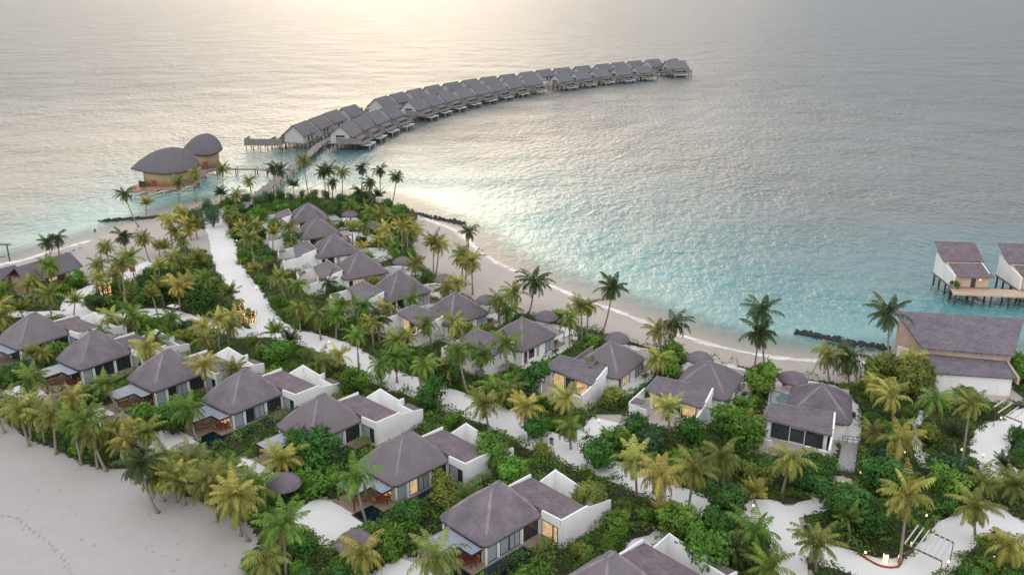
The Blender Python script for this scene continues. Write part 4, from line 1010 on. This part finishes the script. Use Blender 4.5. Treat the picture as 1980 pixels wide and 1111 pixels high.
q = MB(); q.box(-.4, .2, -.55, .55, .76, .95); q.box(-.5, -.4, -.55, .55, .76, 1.35); q.build('seat', M['greymetal'], bg)
for x in (-1.0, .95):
    for y in (-.58, .58):
        q = MB(); q.bar((x, y - .08, .26), (x, y + .08, .26), .26, n=12); q.build('wheel', M['tyre'], bg)
        q = MB(); q.bar((x*.95, y*.95, .6), (x*.9, y*.95, 1.86), .025, n=5); q.build('post', M['greymetal'], bg)
cn = thing('traffic_cone', at(921, 782, .1), 0, 'orange-red cone with pale top on the inland path behind the sixth front-row villa', 'cone')
q = MB(); n = 12; q.loft([[(r_*math.cos(2*math.pi*i/n), r_*math.sin(2*math.pi*i/n), z) for i in range(n)] for r_, z in ((.24, .06), (.2, .3))]); q.build('cone', M['coner'], cn)
q = MB(); q.loft([[(r_*math.cos(2*math.pi*i/n), r_*math.sin(2*math.pi*i/n), z) for i in range(n)] for r_, z in ((.2, .301), (.12, .75), (.06, 1.0), (.03, 1.04))]); q.build('sleeve', M['cream'], cn)
q = MB(); q.box(-.34, .34, -.34, .34, 0, .06); q.build('base', M['coner'], cn)
for x, y, lb in ((1066, 857, 'grey litter bin at the fork of the inland path by the seventh front-row villa'), (512, 577, 'dark litter bin on the main path right of the lit tree'), (232, 558, 'dark litter bin at the path edge right of the left lit tree'), (184, 449, 'dark litter bin on the plaza'), ):
    t = thing('litter_bin', at(x, y, .08), 0, lb, 'bin'); q = MB(); n = 10
    q.loft([[(r_*math.cos(2*math.pi*i/n), r_*math.sin(2*math.pi*i/n), z) for i in range(n)] for r_, z in ((.26, 0), (.3, .8))]); q.build('drum', M['greymetal'], t)
    q = MB(); q.loft([[(r_*math.cos(2*math.pi*i/n), r_*math.sin(2*math.pi*i/n), z) for i in range(n)] for r_, z in ((.32, .8), (.32, .86), (.15, .98))]); q.build('lid', M['dark'], t)
lf = thing('lifeguard_stand', at(258, 532, .05), R_(20), 'small red and white kiosk stand between the palms at the edge of the sand', 'stand')
q = MB(); q.box(-.6, .6, -.5, .5, 1.0, 2.0); q.build('cabin', M['red'], lf); q = MB(); q.loft([rrect(0, 0, .9, .8, .1, 2.6), rrect(0, 0, .1, .1, .05, 3.2)]); q.build('roof', M['coner'], lf)
for x in (-.55, .55):
    for y in (-.45, .45): q = MB(); q.bar((x, y, 0), (x, y, 2.62), .06, n=5); q.build('post', M['buggy'], lf)

# ------------------------------------------------------------------ palms
def crown_mesh(name, seed, n, L, lo=-38, hi=78, wind=(0, 0), droop=1.25, old=.12, full=1.0):
    r = random.Random(seed); b = MB()
    dead = r.choice((0, 2, 3, 5)) if hi < 84 else 0
    for k in range(n + dead):
        az_ = k * 2.39996 + r.uniform(-.55, .55); t = (k + .5) / n
        el_ = R_(hi + (lo - hi) * t ** .85 + r.uniform(-14, 14)); Lk = L * r.uniform(.7, 1.12) * (.78 + .22 * math.sin(math.pi * min(1, t + .25)))
        tone = r.uniform(.12, .78) * (1 - .2 * t) + .06
        if t > 1 - old: tone = r.uniform(.84, 1.0)
        tw = r.uniform(-.5, .5)
        if k >= n: el_ = R_(r.uniform(-78, -55)); Lk = L * r.uniform(.5, .72); tone = r.uniform(.93, .99)
        p = Vector((0, 0, 0)); e = el_; pts = [p.copy()]; T = []; S = 9
        h = Vector((math.cos(az_), math.sin(az_), 0)); h = (h + Vector((wind[0], wind[1], 0)) * .5).normalized()
        side0 = Vector((-h.y, h.x, 0))
        for i in range(S):
            d = h * math.cos(e) + Vector((0, 0, math.sin(e))) + Vector((wind[0], wind[1], 0)) * .05 * i
            d.normalize(); T.append(d); p = p + d * (Lk / S); pts.append(p.copy())
            e -= droop / S * (.5 + 1.0 * i / S) * r.uniform(.85, 1.15) * (.55 + .6 * math.cos(el_))
        T.append(T[-1])
        for i in range(S):                                       # rachis
            w_ = .05 * (1 - i / S) + .012
            sd = side0 * w_
            b.add([pts[i] - sd, pts[i] + sd, pts[i+1] + sd * .8, pts[i+1] - sd * .8], [(0, 1, 2, 3)], 0, min(.8, tone + .12))
        m = int(20 * full) + 3
        for j in range(m):
            s = .08 + .92 * (j + r.uniform(-.3, .3)) / m; q = min(S - 1, int(max(0, s) * S)); f = max(0, s) * S - q
            o = pts[q].lerp(pts[q + 1], min(1, f)); d = T[q]
            up = side0.cross(d); up.normalize()
            if up.z < 0: up = -up
            for sg in (-1, 1):
                if r.random() < .06: continue
                ln_ = L * .25 * (math.sin(math.pi * min(.97, .2 + .74 * s)) ** .7) * r.uniform(.75, 1.15)
                wd = .06 * (L / 3.6) * r.uniform(.8, 1.25)
                dr = (d * (.6 + .5 * s + r.uniform(-.15, .15)) + side0 * sg + up * (.3 - .55 * s) + Vector((0, 0, -.5 - .3 * s)) + Vector((wind[0], wind[1], 0)) * .35)
                dr.normalize(); m1 = o + dr * ln_ * .5 + Vector((0, 0, .02)); dr2 = (dr + Vector((0, 0, -.75 - .5 * r.random()))).normalized(); m2 = m1 + dr2 * ln_ * .5
                wv = d * wd
                tn = tone + r.uniform(-.14, .14) if tone < .84 else tone
                b.add([o - wv * .6, o + wv * .6, m1 + wv, m2, m1 - wv], [(0, 1, 2, 4), (4, 2, 3)], 0, max(.02, min(.99, tn)))
    return b.mesh(name, M['frond'])
CROWN = [crown_mesh('palm_crown', 100 + i, (27, 31, 26, 33, 28, 25, 29, 24, 34, 26)[i], 3.75, (-42, -30, -55, -35, -48, -20, -62, -38, -50, -28)[i], 80, ((0, 0), (-.35, .1), (.1, .1), (0, -.1), (-.6, .15), (-.2, 0), (0, .1), (-.25, -.1), (0, 0), (-.3, .2))[i], (1.7, 1.45, 1.95, 1.8, 1.5, 1.25, 2.2, 1.6, 2.0, 1.35)[i], (.12, .06, .2, .1, .1, .0, .26, .08, .14, .04)[i]) for i in range(10)]
SPIKY = [crown_mesh('spiky_crown', 200 + i, 26, 2.9, 8, 84, (0, 0), .7, 0.0) for i in range(2)]
# (crown px, base px, kind, class)  kinds: p palm, s spiky young palm ; classes g green, d dark, y yellow, o olive
PALMS = '''93,468,98,497,p,d;110,460,115,493,p,d;205,478,210,506,p,o;238,457,246,493,p,d;277,461,291,507,p,o;190,510,193,537,p,o;235,508,244,597,p,o;252,497,269,585,p,g
337,500,343,542,p,o;345,553,348,607,p,y;357,552,361,592,p,y;95,567,100,622,p,o;145,582,142,610,s,y;2,590,7,622,p,y;187,588,187,602,s,d;250,598,254,624,p,g;214,612,214,646,p,y;393,627,394,658,p,y;307,478,309,495,s,y
318,478,322,500,s,y;381,500,382,522,s,o;482,460,505,535,p,o;493,520,494,538,s,y;540,535,558,587,p,o;578,548,586,592,p,g;577,595,581,642,p,o;613,605,621,657,p,o;650,608,650,655,p,g;531,640,534,672,s,g;450,613,453,652,p,y
690,647,694,716,p,g;561,657,561,674,s,d;765,657,766,698,p,g;443,566,446,605,s,o;838,466,838,537,p,o;849,472,841,533,p,y;906,447,906,520,p,d;895,493,893,547,p,o;912,505,914,569,p,o;902,506,900,552,p,o
803,510,803,537,p,o;863,557,863,585,p,o;885,547,885,574,p,y;965,580,967,634,p,o;996,566,997,612,p,o;983,600,983,627,p,g;1034,543,1020,606,p,d;1124,590,1125,662,p,o;1138,590,1134,654,p,o;1102,613,1101,670,p,o
1185,555,1158,645,p,d;240,375,268,437,p,d;283,393,283,414,s,y;345,352,345,387,p,o;378,332,378,389,p,o;430,326,432,372,p,o;482,350,487,380,p,o;427,374,427,394,s,d;455,377,455,397,p,o;325,425,334,480,p,y
340,447,352,480,p,o;350,407,348,437,p,y;364,437,370,464,p,y;376,432,382,462,p,o;455,418,455,444,p,g;440,412,442,440,p,o;528,325,538,384,p,d;543,328,550,384,p,d;587,310,598,380,p,o;625,332,631,384,p,d;635,328,636,387,p,d
662,332,662,380,p,o;568,358,568,384,s,d;643,353,643,382,p,d;700,325,700,362,p,d;715,353,715,392,p,d;735,330,735,374,p,d;767,342,756,395,p,d;694,370,694,392,p,d;731,378,731,394,s,d;678,397,678,427,p,g
714,407,714,457,p,g;740,412,740,442,p,o;662,437,662,457,s,g;698,474,705,497,p,y;745,442,748,472,p,y;777,437,778,492,p,y;787,432,788,489,p,o;755,467,757,492,p,o;733,462,735,484,p,y;805,440,806,465,p,y
82,682,84,712,p,o;203,742,250,800,p,g;140,767,147,802,p,y;18,772,16,806,p,o;-8,795,10,836,p,o;35,790,57,862,p,y;52,782,60,850,p,o;75,798,87,855,p,y;102,800,108,878,p,o;140,815,158,898,p,g;165,812,207,910,p,g;178,830,189,905,p,o
220,832,222,884,p,o;252,822,252,874,p,y;282,835,282,880,p,o;240,850,238,895,p,y;270,897,307,990,p,d;303,915,317,968,p,o;332,918,341,970,p,y;352,925,357,975,p,o;366,893,368,940,p,o;363,790,383,850,p,g;320,880,322,930,p,o
546,885,548,930,p,y;657,687,659,716,p,y;819,705,827,760,p,g;885,675,909,762,p,g;765,690,768,740,p,g;870,712,870,745,p,y;985,752,988,788,p,o;1018,785,1023,850,p,y;1095,768,1098,812,p,y;1101,822,1104,868,p,g;938,780,945,832,p,o;958,752,955,795,p,g
1274,640,1279,688,p,o;1303,625,1300,678,p,d;1270,692,1272,738,p,y;1476,600,1481,716,p,d;1468,642,1457,724,p,d;1600,685,1606,740,p,o;1642,690,1644,744,p,d;1719,606,1722,740,p,d;1762,692,1770,742,p,y;1788,718,1795,750,p,o;1697,745,1702,795,p,y
1724,765,1728,815,p,y;1808,770,1811,830,p,g;1877,780,1858,905,p,o;1740,848,1742,900,p,y;1755,957,1740,1088,p,y;1886,978,1893,1045,p,o;1955,1052,1965,1110,p,y;1580,1048,1578,1105,p,o;1900,928,1903,965,p,o;1946,900,1948,935,s,d;1965,935,1968,975,p,o
1228,890,1232,965,p,y;1278,918,1277,990,p,y;1343,908,1328,998,p,o;1529,885,1511,955,p,y;1292,785,1296,850,p,y;1396,882,1400,945,p,o;1460,1030,1462,1075,p,g;1458,950,1460,975,s,y;1283,985,1285,1010,s,y;1490,1095,1492,1130,p,g;1690,835,1694,870,p,o
548,1015,553,1125,p,g;420,940,424,1005,p,o;452,955,482,1045,p,y;460,968,466,1035,p,y;404,925,421,1008,p,o;500,945,505,990,p,g;685,918,718,1030,p,g;700,1068,722,1118,p,y;845,1075,850,1150,p,o;515,1080,522,1140,p,o;440,912,444,960,p,g;478,930,484,985,p,g
700,590,702,625,p,g;735,705,738,745,p,g;620,700,622,735,p,o;1150,715,1152,745,s,g;1440,820,1444,860,p,o;1845,840,1848,880,s,d;1640,1000,1645,1045,s,g;1420,1060,1424,1100,p,d;965,970,968,1010,s,y;905,965,908,1000,s,g;300,660,303,690,p,g;60,735,62,775,p,g'''
COL = {'g': (.115, .18, .035), 'd': (.042, .065, .026), 'y': (.30, .285, .075), 'o': (.165, .18, .048)}
CNAME = {'g': 'green', 'd': 'dark green', 'y': 'yellowing', 'o': 'olive-green'}
PLANTS = []                      # object, kind word, colour word, world position, pixel
rp_ = random.Random(77); pi_ = 0
for ent in PALMS.replace('\n', ';').split(';'):
    cx, cy, bx, by, kd, cl_ = ent.split(','); cx, cy, bx, by = map(float, (cx, cy, bx, by))
    B = at(bx, by, 0); T_ = at_depth(cx, cy, B.y)
    h = max(.9, min(15, T_.z)); T_.z = h; lean = T_ - B; r = rp_
    t = thing('palm_tree', B, 0)
    t.empty_display_size = 1
    if kd == 's':
        me = SPIKY[pi_ % 2]; sc = r.uniform(.85, 1.1) * min(1.15, .7 + h * .12)
    else:
        ci = r.randrange(10)
        if (cx, cy) == (1719, 606): ci = 4
        me = CROWN[ci]; sc = r.uniform(.88, 1.1) * (.85 if h < 3 else 1.0) * (1.1 if cy > 850 else 1.0) * (1.22 if cl_ == 'd' and cx > 1000 and 500 < cy < 720 else 1.0)
    lean.z = 0
    n = 9; pts = []; rs_ = []
    bend = r.uniform(1.3, 2.2) if kd == 'p' else 1
    for i in range(n):
        f = i / (n - 1); pts.append((lean.x * f ** (1 / bend) if abs(lean.x) > .8 else lean.x * f, r.uniform(-.03, .03) * h * .2, h * f - .15)); rs_.append((.2 - .09 * f + (.12 if i == 0 else 0)) * (1 if kd == 'p' else .9))
    q = MB(); q.tube(pts, rs_, 8); q.build('trunk', M['trunk'], t, True)
    o = bpy.data.objects.new('crown', me); C.objects.link(o); o.parent = t
    o.location = (lean.x, 0, h - .12); o.scale = (sc, sc, sc * r.uniform(.9, 1.1)); o.rotation_euler = (r.uniform(-.08, .08), r.uniform(-.08, .08), r.uniform(0, 6.28) if (kd == 's' or CROWN.index(me) in (0, 2, 3, 6, 8)) else r.uniform(-.5, .5))
    c = COL[cl_]; v = r.uniform(.85, 1.2); o.color = (c[0]*v*r.uniform(.9, 1.1), c[1]*v, c[2]*v, 1)
    PLANTS.append((t, 'young palm' if kd == 's' else ('tall palm' if h > 8.5 else 'palm'), CNAME[cl_], B, (cx, cy))); pi_ += 1
# ------------------------------------------------------------------ shrubs, trees, ground cover
def bush_mesh(name, seed, lobes, n, size, flat=1.0, mat='leaf', feather=False):
    r = random.Random(seed); b = MB(); Ls = []
    for i in range(lobes):
        a = r.uniform(0, 6.28); d = r.uniform(.15, .62); Ls.append((Vector((d*math.cos(a), d*math.sin(a), r.uniform(.25, .85) * flat)), r.uniform(.24, .48), r.uniform(.15, .75)))
    for k in range(n):
        c, R0, tn = Ls[r.randrange(lobes)]
        v = Vector((r.gauss(0, 1), r.gauss(0, 1), r.gauss(.35, .9))); v.normalize()
        p = c + v * R0 * r.uniform(.72, 1.06); p.z = max(.02, p.z)
        nrm = (v + Vector((r.uniform(-.8, .8), r.uniform(-.8, .8), r.uniform(-.3, .9)))).normalized()
        u = nrm.orthogonal().normalized(); u = Matrix.Rotation(r.uniform(0, 6.28), 3, nrm) @ u; w_ = nrm.cross(u)
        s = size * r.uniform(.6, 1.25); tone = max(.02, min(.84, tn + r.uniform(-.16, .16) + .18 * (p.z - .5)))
        if feather: q = [p - w_*s*.12, p + u*s*1.6 + Vector((0, 0, s*.5)) , p + w_*s*.12]; b.add(q, [(0, 1, 2)], 0, tone)
        else: b.add([p - u*s, p + w_*s*.55, p + u*s, p - w_*s*.55], [(0, 1, 2, 3)], 0, tone)
    for k in range(0 if feather else n // 45):           # shoots that break the outline
        c, R0, tn = Ls[r.randrange(lobes)]; v = Vector((r.gauss(0, 1), r.gauss(0, 1), r.gauss(.7, .7))).normalized()
        for j in range(11):
            p = c + v * R0 * (.9 + .055 * j) + Vector((r.uniform(-.05, .05), r.uniform(-.05, .05), r.uniform(-.04, .04))); nrm = (v + Vector((r.uniform(-1, 1), r.uniform(-1, 1), r.uniform(-1, 1)))).normalized(); u = nrm.orthogonal().normalized(); w_ = nrm.cross(u); s = size * r.uniform(.6, 1.1)
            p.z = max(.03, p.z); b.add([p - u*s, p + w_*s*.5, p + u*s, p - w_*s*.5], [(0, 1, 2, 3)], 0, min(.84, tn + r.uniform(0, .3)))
    for i, (c, R0, tn) in enumerate(Ls):               # a few stems
        b.tube([(0, 0, -.05), c * .6, c], [.03, .02, .01], 4, 1)
    return b.mesh(name, [M[mat], M['bark']])
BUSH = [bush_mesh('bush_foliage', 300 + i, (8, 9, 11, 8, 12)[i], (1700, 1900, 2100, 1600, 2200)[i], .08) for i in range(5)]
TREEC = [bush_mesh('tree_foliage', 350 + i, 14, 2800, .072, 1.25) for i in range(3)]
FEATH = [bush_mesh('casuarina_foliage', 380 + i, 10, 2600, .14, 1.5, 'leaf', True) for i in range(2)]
to_ = bpy.data.objects.new('foliage', BUSH[1]); C.objects.link(to_); to_.parent = TUB; to_.scale = (1.2, 1.2, 1.3); to_.location = (0, 0, .4); to_.color = (.07, .14, .03, 1)
def free_mask(P, margin=0):
    ok = inside(P, GARDEN) & (sdist(P, SH) > 4)
    ok &= ~inside(P, PLAZA)
    for cx, cy, a, x0, x1, y0, y1 in VILLA_RECTS:
        aa = R_(a); dx, dy = P[:, 0] - cx, P[:, 1] - cy
        lx, ly = dx * math.sin(aa) - dy * math.cos(aa), dx * math.cos(aa) + dy * math.sin(aa)
        ok &= ~((lx > x0 - margin) & (lx < x1 + margin) & (ly > y0 - margin) & (ly < y1 + margin))
    for ln_, wd in PATHW: ok &= sdist(P, [tuple(p) for p in ln_], False) > wd / 2 + margin - .15 + .75 * np.sin(P[:, 0] * 1.1 + 1.7 * np.sin(P[:, 1] * .6)) * np.sin(P[:, 1] * .9)
    for poly in ([tuple(p.xy) for p in pr],): ok &= ~inside(P, poly)
    return ok
st = .6
gx, gy = np.arange(-170, 170, st), np.arange(70, 305, st)
X, Y = np.meshgrid(gx, gy); PG = np.c_[X.ravel(), Y.ravel()]
vis = (np.abs(PG[:, 0]) < PG[:, 1] * .68 + 8)
okc = np.zeros(len(PG), bool); okc[vis] = free_mask(PG[vis])
cells = PG[okc]
b = MB(); h = st / 2
for x, y in cells: b.add([(x-h, y-h, .068), (x+h, y-h, .068), (x+h, y+h, .068), (x-h, y+h, .068)], [(0, 1, 2, 3)])
so_ = b.build('garden_bed', M['soil']); so_['kind'] = 'structure'
# ground cover: leaves over every free bed
r = random.Random(9); b = MB()
bumps = {}
for x, y in cells:
    if r.random() < .1:
        bumps.setdefault((int(x // 3), int(y // 3)), []).append((x + r.uniform(-.3, .3), y + r.uniform(-.3, .3), r.uniform(.8, 2.0), r.uniform(.4, 2.0), r.uniform(.08, .8)))
def cov(x, y):
    best = (.12, .3)
    for i in (-1, 0, 1):
        for j in (-1, 0, 1):
            for bx, by, br, bh, bt in bumps.get((int(x // 3) + i, int(y // 3) + j), ()):
                d2 = ((x-bx)**2 + (y-by)**2) / br**2
                if d2 < 1 and bh * (1-d2) ** .5 > best[0]: best = (bh * (1-d2) ** .5, bt)
    return best
for x, y in cells:
    k = 12 if y < 150 else 8 if y < 200 else 5
    for i in range(k):
        X_, Y_ = x + r.uniform(-h, h) * 1.3, y + r.uniform(-h, h) * 1.3; hh, tt = cov(X_, Y_)
        p = Vector((X_, Y_, .08 + hh * r.uniform(.55, 1.08)))
        nr = Vector((r.uniform(-.9, .9), r.uniform(-.9, .9), .9)).normalized(); u = Matrix.Rotation(r.uniform(0, 6.28), 3, nr) @ nr.orthogonal().normalized(); w_ = nr.cross(u)
        s = r.uniform(.1, .21); b.add([p - u*s, p + w_*s*.6, p + u*s, p - w_*s*.6], [(0, 1, 2, 3)], 0, max(.02, min(.83, tt + r.uniform(-.18, .18))))
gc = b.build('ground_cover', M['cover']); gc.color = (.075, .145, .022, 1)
tag(gc, 'dense low green ground cover filling the garden beds between the villas', 'ground cover', kind='stuff')
BCOL = {'bright green': (.09, .18, .028), 'dark green': (.042, .105, .023), 'olive': (.145, .17, .038), 'blue-green': (.042, .092, .045)}
def plant(me, p, sc, col, word, kind, nm, hs=1.0, trunk=0):
    t = thing(nm, p, 0); o = bpy.data.objects.new('foliage' if not trunk else 'crown', me); C.objects.link(o); o.parent = t
    o.scale = (sc * rnd.uniform(.9, 1.15), sc * rnd.uniform(.9, 1.15), sc * hs * rnd.uniform(.85, 1.2)); o.rotation_euler = (0, 0, rnd.uniform(0, 6.28)); o.location = (0, 0, trunk)
    c = BCOL[col]; v = rnd.uniform(.8, 1.2); o.color = (c[0] * v, c[1] * v, c[2] * v, 1)
    q = MB(); q.tube([(0, 0, -.1), (rnd.uniform(-.1, .1), .05, trunk * .6 + .25), (0, 0, trunk + sc * .5)], [.06 * sc, .05 * sc, .02 * sc], 6); q.build('trunk', M['bark'], t)
    PLANTS.append((t, kind, word or col, Vector(p), proj(Vector(p) + Vector((0, 0, sc * .6))))); return t
def extra_palm(B, h, cl_, kd, r):
    t = thing('palm_tree', B, 0); me = SPIKY[r.randrange(2)] if kd == 's' else CROWN[r.randrange(10)]
    lx, ly = r.uniform(-.9, .9), r.uniform(-.4, .4); q = MB()
    q.tube([(lx * f ** 1.6, ly * f ** 1.6, h * f - .15) for f in (0, .15, .3, .5, .7, .85, 1)], [.3, .19, .17, .15, .13, .12, .11], 8); q.build('trunk', M['trunk'], t, True)
    o = bpy.data.objects.new('crown', me); C.objects.link(o); o.parent = t; sc = r.uniform(.85, 1.08)
    o.location = (lx, ly, h - .12); o.scale = (sc, sc, sc * r.uniform(.9, 1.1)); o.rotation_euler = (r.uniform(-.1, .1), r.uniform(-.1, .1), r.uniform(0, 6.28))
    c = COL[cl_]; v = r.uniform(.8, 1.2); o.color = (c[0]*v, c[1]*v, c[2]*v, 1)
    PLANTS.append((t, 'young palm' if kd == 's' else ('tall palm' if h > 8.5 else 'palm'), CNAME[cl_], B, proj((B.x + lx, B.y + ly, h))))
def blocks_path(x, y, ahead):
    P = np.array([[x, y + a] for a in ahead])
    return any((sdist(P, [tuple(p) for p in ln_], False) < wd / 2 + .6).any() for ln_, wd in PATHW[:1] + PATHW[3:4])
r = random.Random(404); cand = cells[free_mask(cells, .9)]; pp = [(p[3].x, p[3].y) for p in PLANTS]; ne = 0
for i in r.sample(range(len(cand)), len(cand)):
    if ne >= 46: break
    x, y = cand[i]; px = proj((x, y, 4))
    if not (0 < px[0] < 1000 and 430 < px[1] < 760): continue
    if min((x-a)**2 + (y-b_)**2 for a, b_ in pp) < 3.6 ** 2: continue
    if blocks_path(x, y, (2, 5, 8, 11)): continue
    pp.append((x, y)); ne += 1
    extra_palm(Vector((x, y, 0)), r.uniform(3.2, 7.0), r.choice('googoyyd'), 's' if r.random() < .18 else 'p', r)
# explicit larger trees (base px, radius m, colour)
for x, y, s_, c_ in ((1026,758,2.7,'dark green'),(862,745,3.0,'dark green'),(838,790,2.6,'dark green'),(1030,848,2.2,'dark green'),(1190,872,2.6,'bright green'),(1150,905,2.8,'dark green'),(1225,848,2.4,'dark green'),(1625,1012,3.6,'dark green'),(1400,1000,3.0,'dark green'),(1395,1050,2.8,'dark green'),(1310,1050,3.2,'bright green'),(1365,1100,3.0,'bright green'),(1440,870,3.2,'bright green'),(1410,835,2.8,'bright green'),(1330,855,2.4,'dark green'),(1560,945,2.4,'dark green'),(1700,960,3.0,'dark green'),(1735,745,3.2,'olive'),(1765,765,3.0,'olive'),(1700,735,3.0,'olive'),(1875,800,2.6,'bright green'),(1690,1035,2.6,'dark green'),(620,905,3.0,'dark green'),(580,890,2.4,'dark green'),(335,840,2.6,'dark green'),(1470,760,2.6,'bright green'),(1290,730,2.2,'bright green'),(955,905,2.8,'bright green'),(985,945,2.6,'bright green'),(1140,985,2.4,'olive'),(545,705,2.6,'bright green'),(685,770,2.6,'bright green'),(410,575,3.0,'dark green'),(390,600,3.0,'dark green'),(300,560,3.2,'dark green'),(285,585,2.6,'dark green'),(330,580,2.8,'dark green'),(355,530,2.4,'olive'),(30,735,2.4,'dark green'),(560,480,3.0,'bright green'),(535,450,2.6,'bright green'),(500,440,3.0,'bright green'),(1950,735,2.4,'bright green'),(1975,735,2.6,'bright green')):
    plant(TREEC[int(x) % 3], at(x, y, 0), s_ * 1.2, c_, None, 'bushy tree', 'bushy_tree', 1.0, .15)
for x, y, s_ in ((413,440,3.4),(400,425,2.6),(520,398,3.0),(500,405,2.8),(545,392,2.6),(585,388,2.4),(607,386,2.6),(560,392,2.2),(480,400,2.8),(630,392,2.4),(660,396,2.4),(690,400,2.2),(470,418,2.6),(655,410,2.2),(720,404,2.2),(630,415,2.0)):
    plant(FEATH[int(x) % 2], at(x, y, 0), s_ * (.62 if x > 450 else .85), 'blue-green', 'dark blue-green', 'casuarina tree', 'casuarina_tree', 1.35, .4)
# shrubs scattered through the beds, nearest beds first
sm = free_mask(cells, .95); cand = cells[sm]; order = list(range(len(cand))); random.Random(21).shuffle(order)
taken = [(p[3].x, p[3].y, 2.2 if p[1] in ('bushy tree', 'casuarina tree') else .9) for p in PLANTS]; ns = 0
r = random.Random(31)
for i in order:
    x, y = cand[i]
    px = proj((x, y, .5))
    if not (-40 < px[0] < 2020 and px[1] < 1165): continue
    s_ = r.choice((1.3, 1.8, 2.3, 2.7, 3.1)); sp_ = s_ * .52
    if any((x-a)**2 + (y-b_)**2 < (sp_ + c_) ** 2 for a, b_, c_ in taken): continue
    if s_ > 1.9 and blocks_path(x, y, (2.5, 5)): continue
    if ns >= 296: break
    taken.append((x, y, sp_)); ns += 1
    k = math.sin(x * .13 + 2) * math.sin(y * .11) + r.uniform(-.5, .5)
    col = 'bright green' if k > .1 else 'dark green' if k > -.45 else 'olive'
    if r.random() < .06: col = 'blue-green'
    plant(BUSH[r.randrange(5)], (x, y, .03), s_, col, None, 'low shrub' if s_ < 1.8 else 'tall shrub', 'garden_shrub', r.uniform(.75, 1.05))
# hedges of the beach side, low
# trees wrapped in fairy lights
def lit_tree(px, py, hgt, label, seed):
    r = random.Random(seed); t = thing('lit_tree', at(px, py, 0), 0, label, 'lit tree')
    o = plant(TREEC[seed % 3], t.location, 2.0, 'olive', None, 'x', 'tmp'); PLANTS.pop()
    for c in [c for c in bpy.data.objects if c.parent == o]:
        if c.name.startswith('foliage'): c.parent = t; c.name = 'crown'; c.location = (0, 0, hgt - 1.6); c.scale = (1.7, 1.7, 1.5)
        else: bpy.data.objects.remove(c)
    bpy.data.objects.remove(o)
    for k in range(6):
        a = k * 1.05; x, y = .9 * math.cos(a), .9 * math.sin(a)
        q = MB(); pts = [(x * (1 + .25 * f), y * (1 + .25 * f), f * hgt) for f in (0, .33, .66, 1)]; q.tube(pts, [.14, .12, .1, .06], 6); tr = q.build('trunk', M['bark'], t)
        f_ = MB()
        for i in range(46):
            f = r.random(); ang = r.uniform(0, 6.28); cx, cy, cz = x * (1 + .25 * f) + .17 * math.cos(ang), y * (1 + .25 * f) + .17 * math.sin(ang), f * hgt; s = .055
            f_.add([(cx-s, cy, cz), (cx, cy-s, cz), (cx+s, cy, cz), (cx, cy+s, cz), (cx, cy, cz+s), (cx, cy, cz-s)], [(0,1,4),(1,2,4),(2,3,4),(3,0,4),(1,0,5),(2,1,5),(3,2,5),(0,3,5)])
        f_.build('fairy_lights', M['fairy'], tr)
lit_tree(207, 583, 4.6, 'cluster of trunks wrapped in warm fairy lights by the path, right of the beach pavilion', 2)
lit_tree(465, 622, 4.2, 'tree wrapped in warm fairy lights at the left side of the main path', 4)
lit_tree(484, 624, 2.6, 'smaller fairy-lit tree just right of the lit tree on the main path', 5)

# ------------------------------------------------------------------ labels of the plants: what, colour, by which landmark, which of its neighbours
LM = [(Vector((c[0], c[1], 0)), 'the %s front-row villa' % NA[i]) for i, (c, a) in enumerate(AV)]
LM += [(Vector((c[0], c[1], 0)), 'the %s beach-row villa' % (NA[i] if i < 7 else ['eighth', 'ninth', 'last'][i-7])) for i, (c, a) in enumerate(BV)]
LM += [(Vector((76, 139, 0)), 'the large hall'), (Vector((-103, 190, 0)), 'the beach pavilion'), (Vector((-81, 272, 0)), 'the jetty start'), (at(480, 600), 'the fairy-lit tree'), (at(300, 480), 'the sandy plaza'), (at(1790, 1040), 'the lower right pergola'), (at(1950, 800), 'the right-edge pergola'), (at(1330, 960), 'the lower inland path'), (at(1640, 890), 'the entrance ramp')]
G = {}
for o, kd, cw, p, px in PLANTS:
    q = Vector((p[0], p[1], 0)); lp, ln_ = min(LM, key=lambda l: (l[0] - q).length); dx, dy = q.x - lp.x, q.y - lp.y
    rel = ('right of' if dx > 0 else 'left of') if abs(dx) > abs(dy) * .9 else ('behind' if dy > 0 else 'in front of')
    G.setdefault((kd, cw, rel, ln_), []).append((px[0], px[1], o))
def spot(i, n):
    if i == 0: return 'leftmost'
    if i == n - 1: return 'rightmost'
    return ORD[i] + ' from left'
for (kd, cw, rel, ln_), L in G.items():
    L.sort(key=lambda e: e[0]); n = len(L); pl = kd + 's'
    for i, (x, y, o) in enumerate(L):
        o['category'] = kd.split()[-1]
        o['group'] = {'palm': 'palms of the island', 'shrub': 'garden shrubs of the island', 'tree': 'bushy trees of the island'}[kd.split()[-1]]
        o['label'] = '%s %s %s %s' % (cw, kd, rel, ln_) if n == 1 else '%s of %s %s %s %s %s' % (spot(i, n), NUM[min(n, 20)], cw, pl, rel, ln_)
for o in bpy.data.objects:
    if o.parent is None and 'label' in o: o['label'] = o['label'][:1].upper() + o['label'][1:] if False else o['label']
print('plants', len(PLANTS), 'shrubs', ns, 'cells', len(cells), 'objects', len(bpy.data.objects))
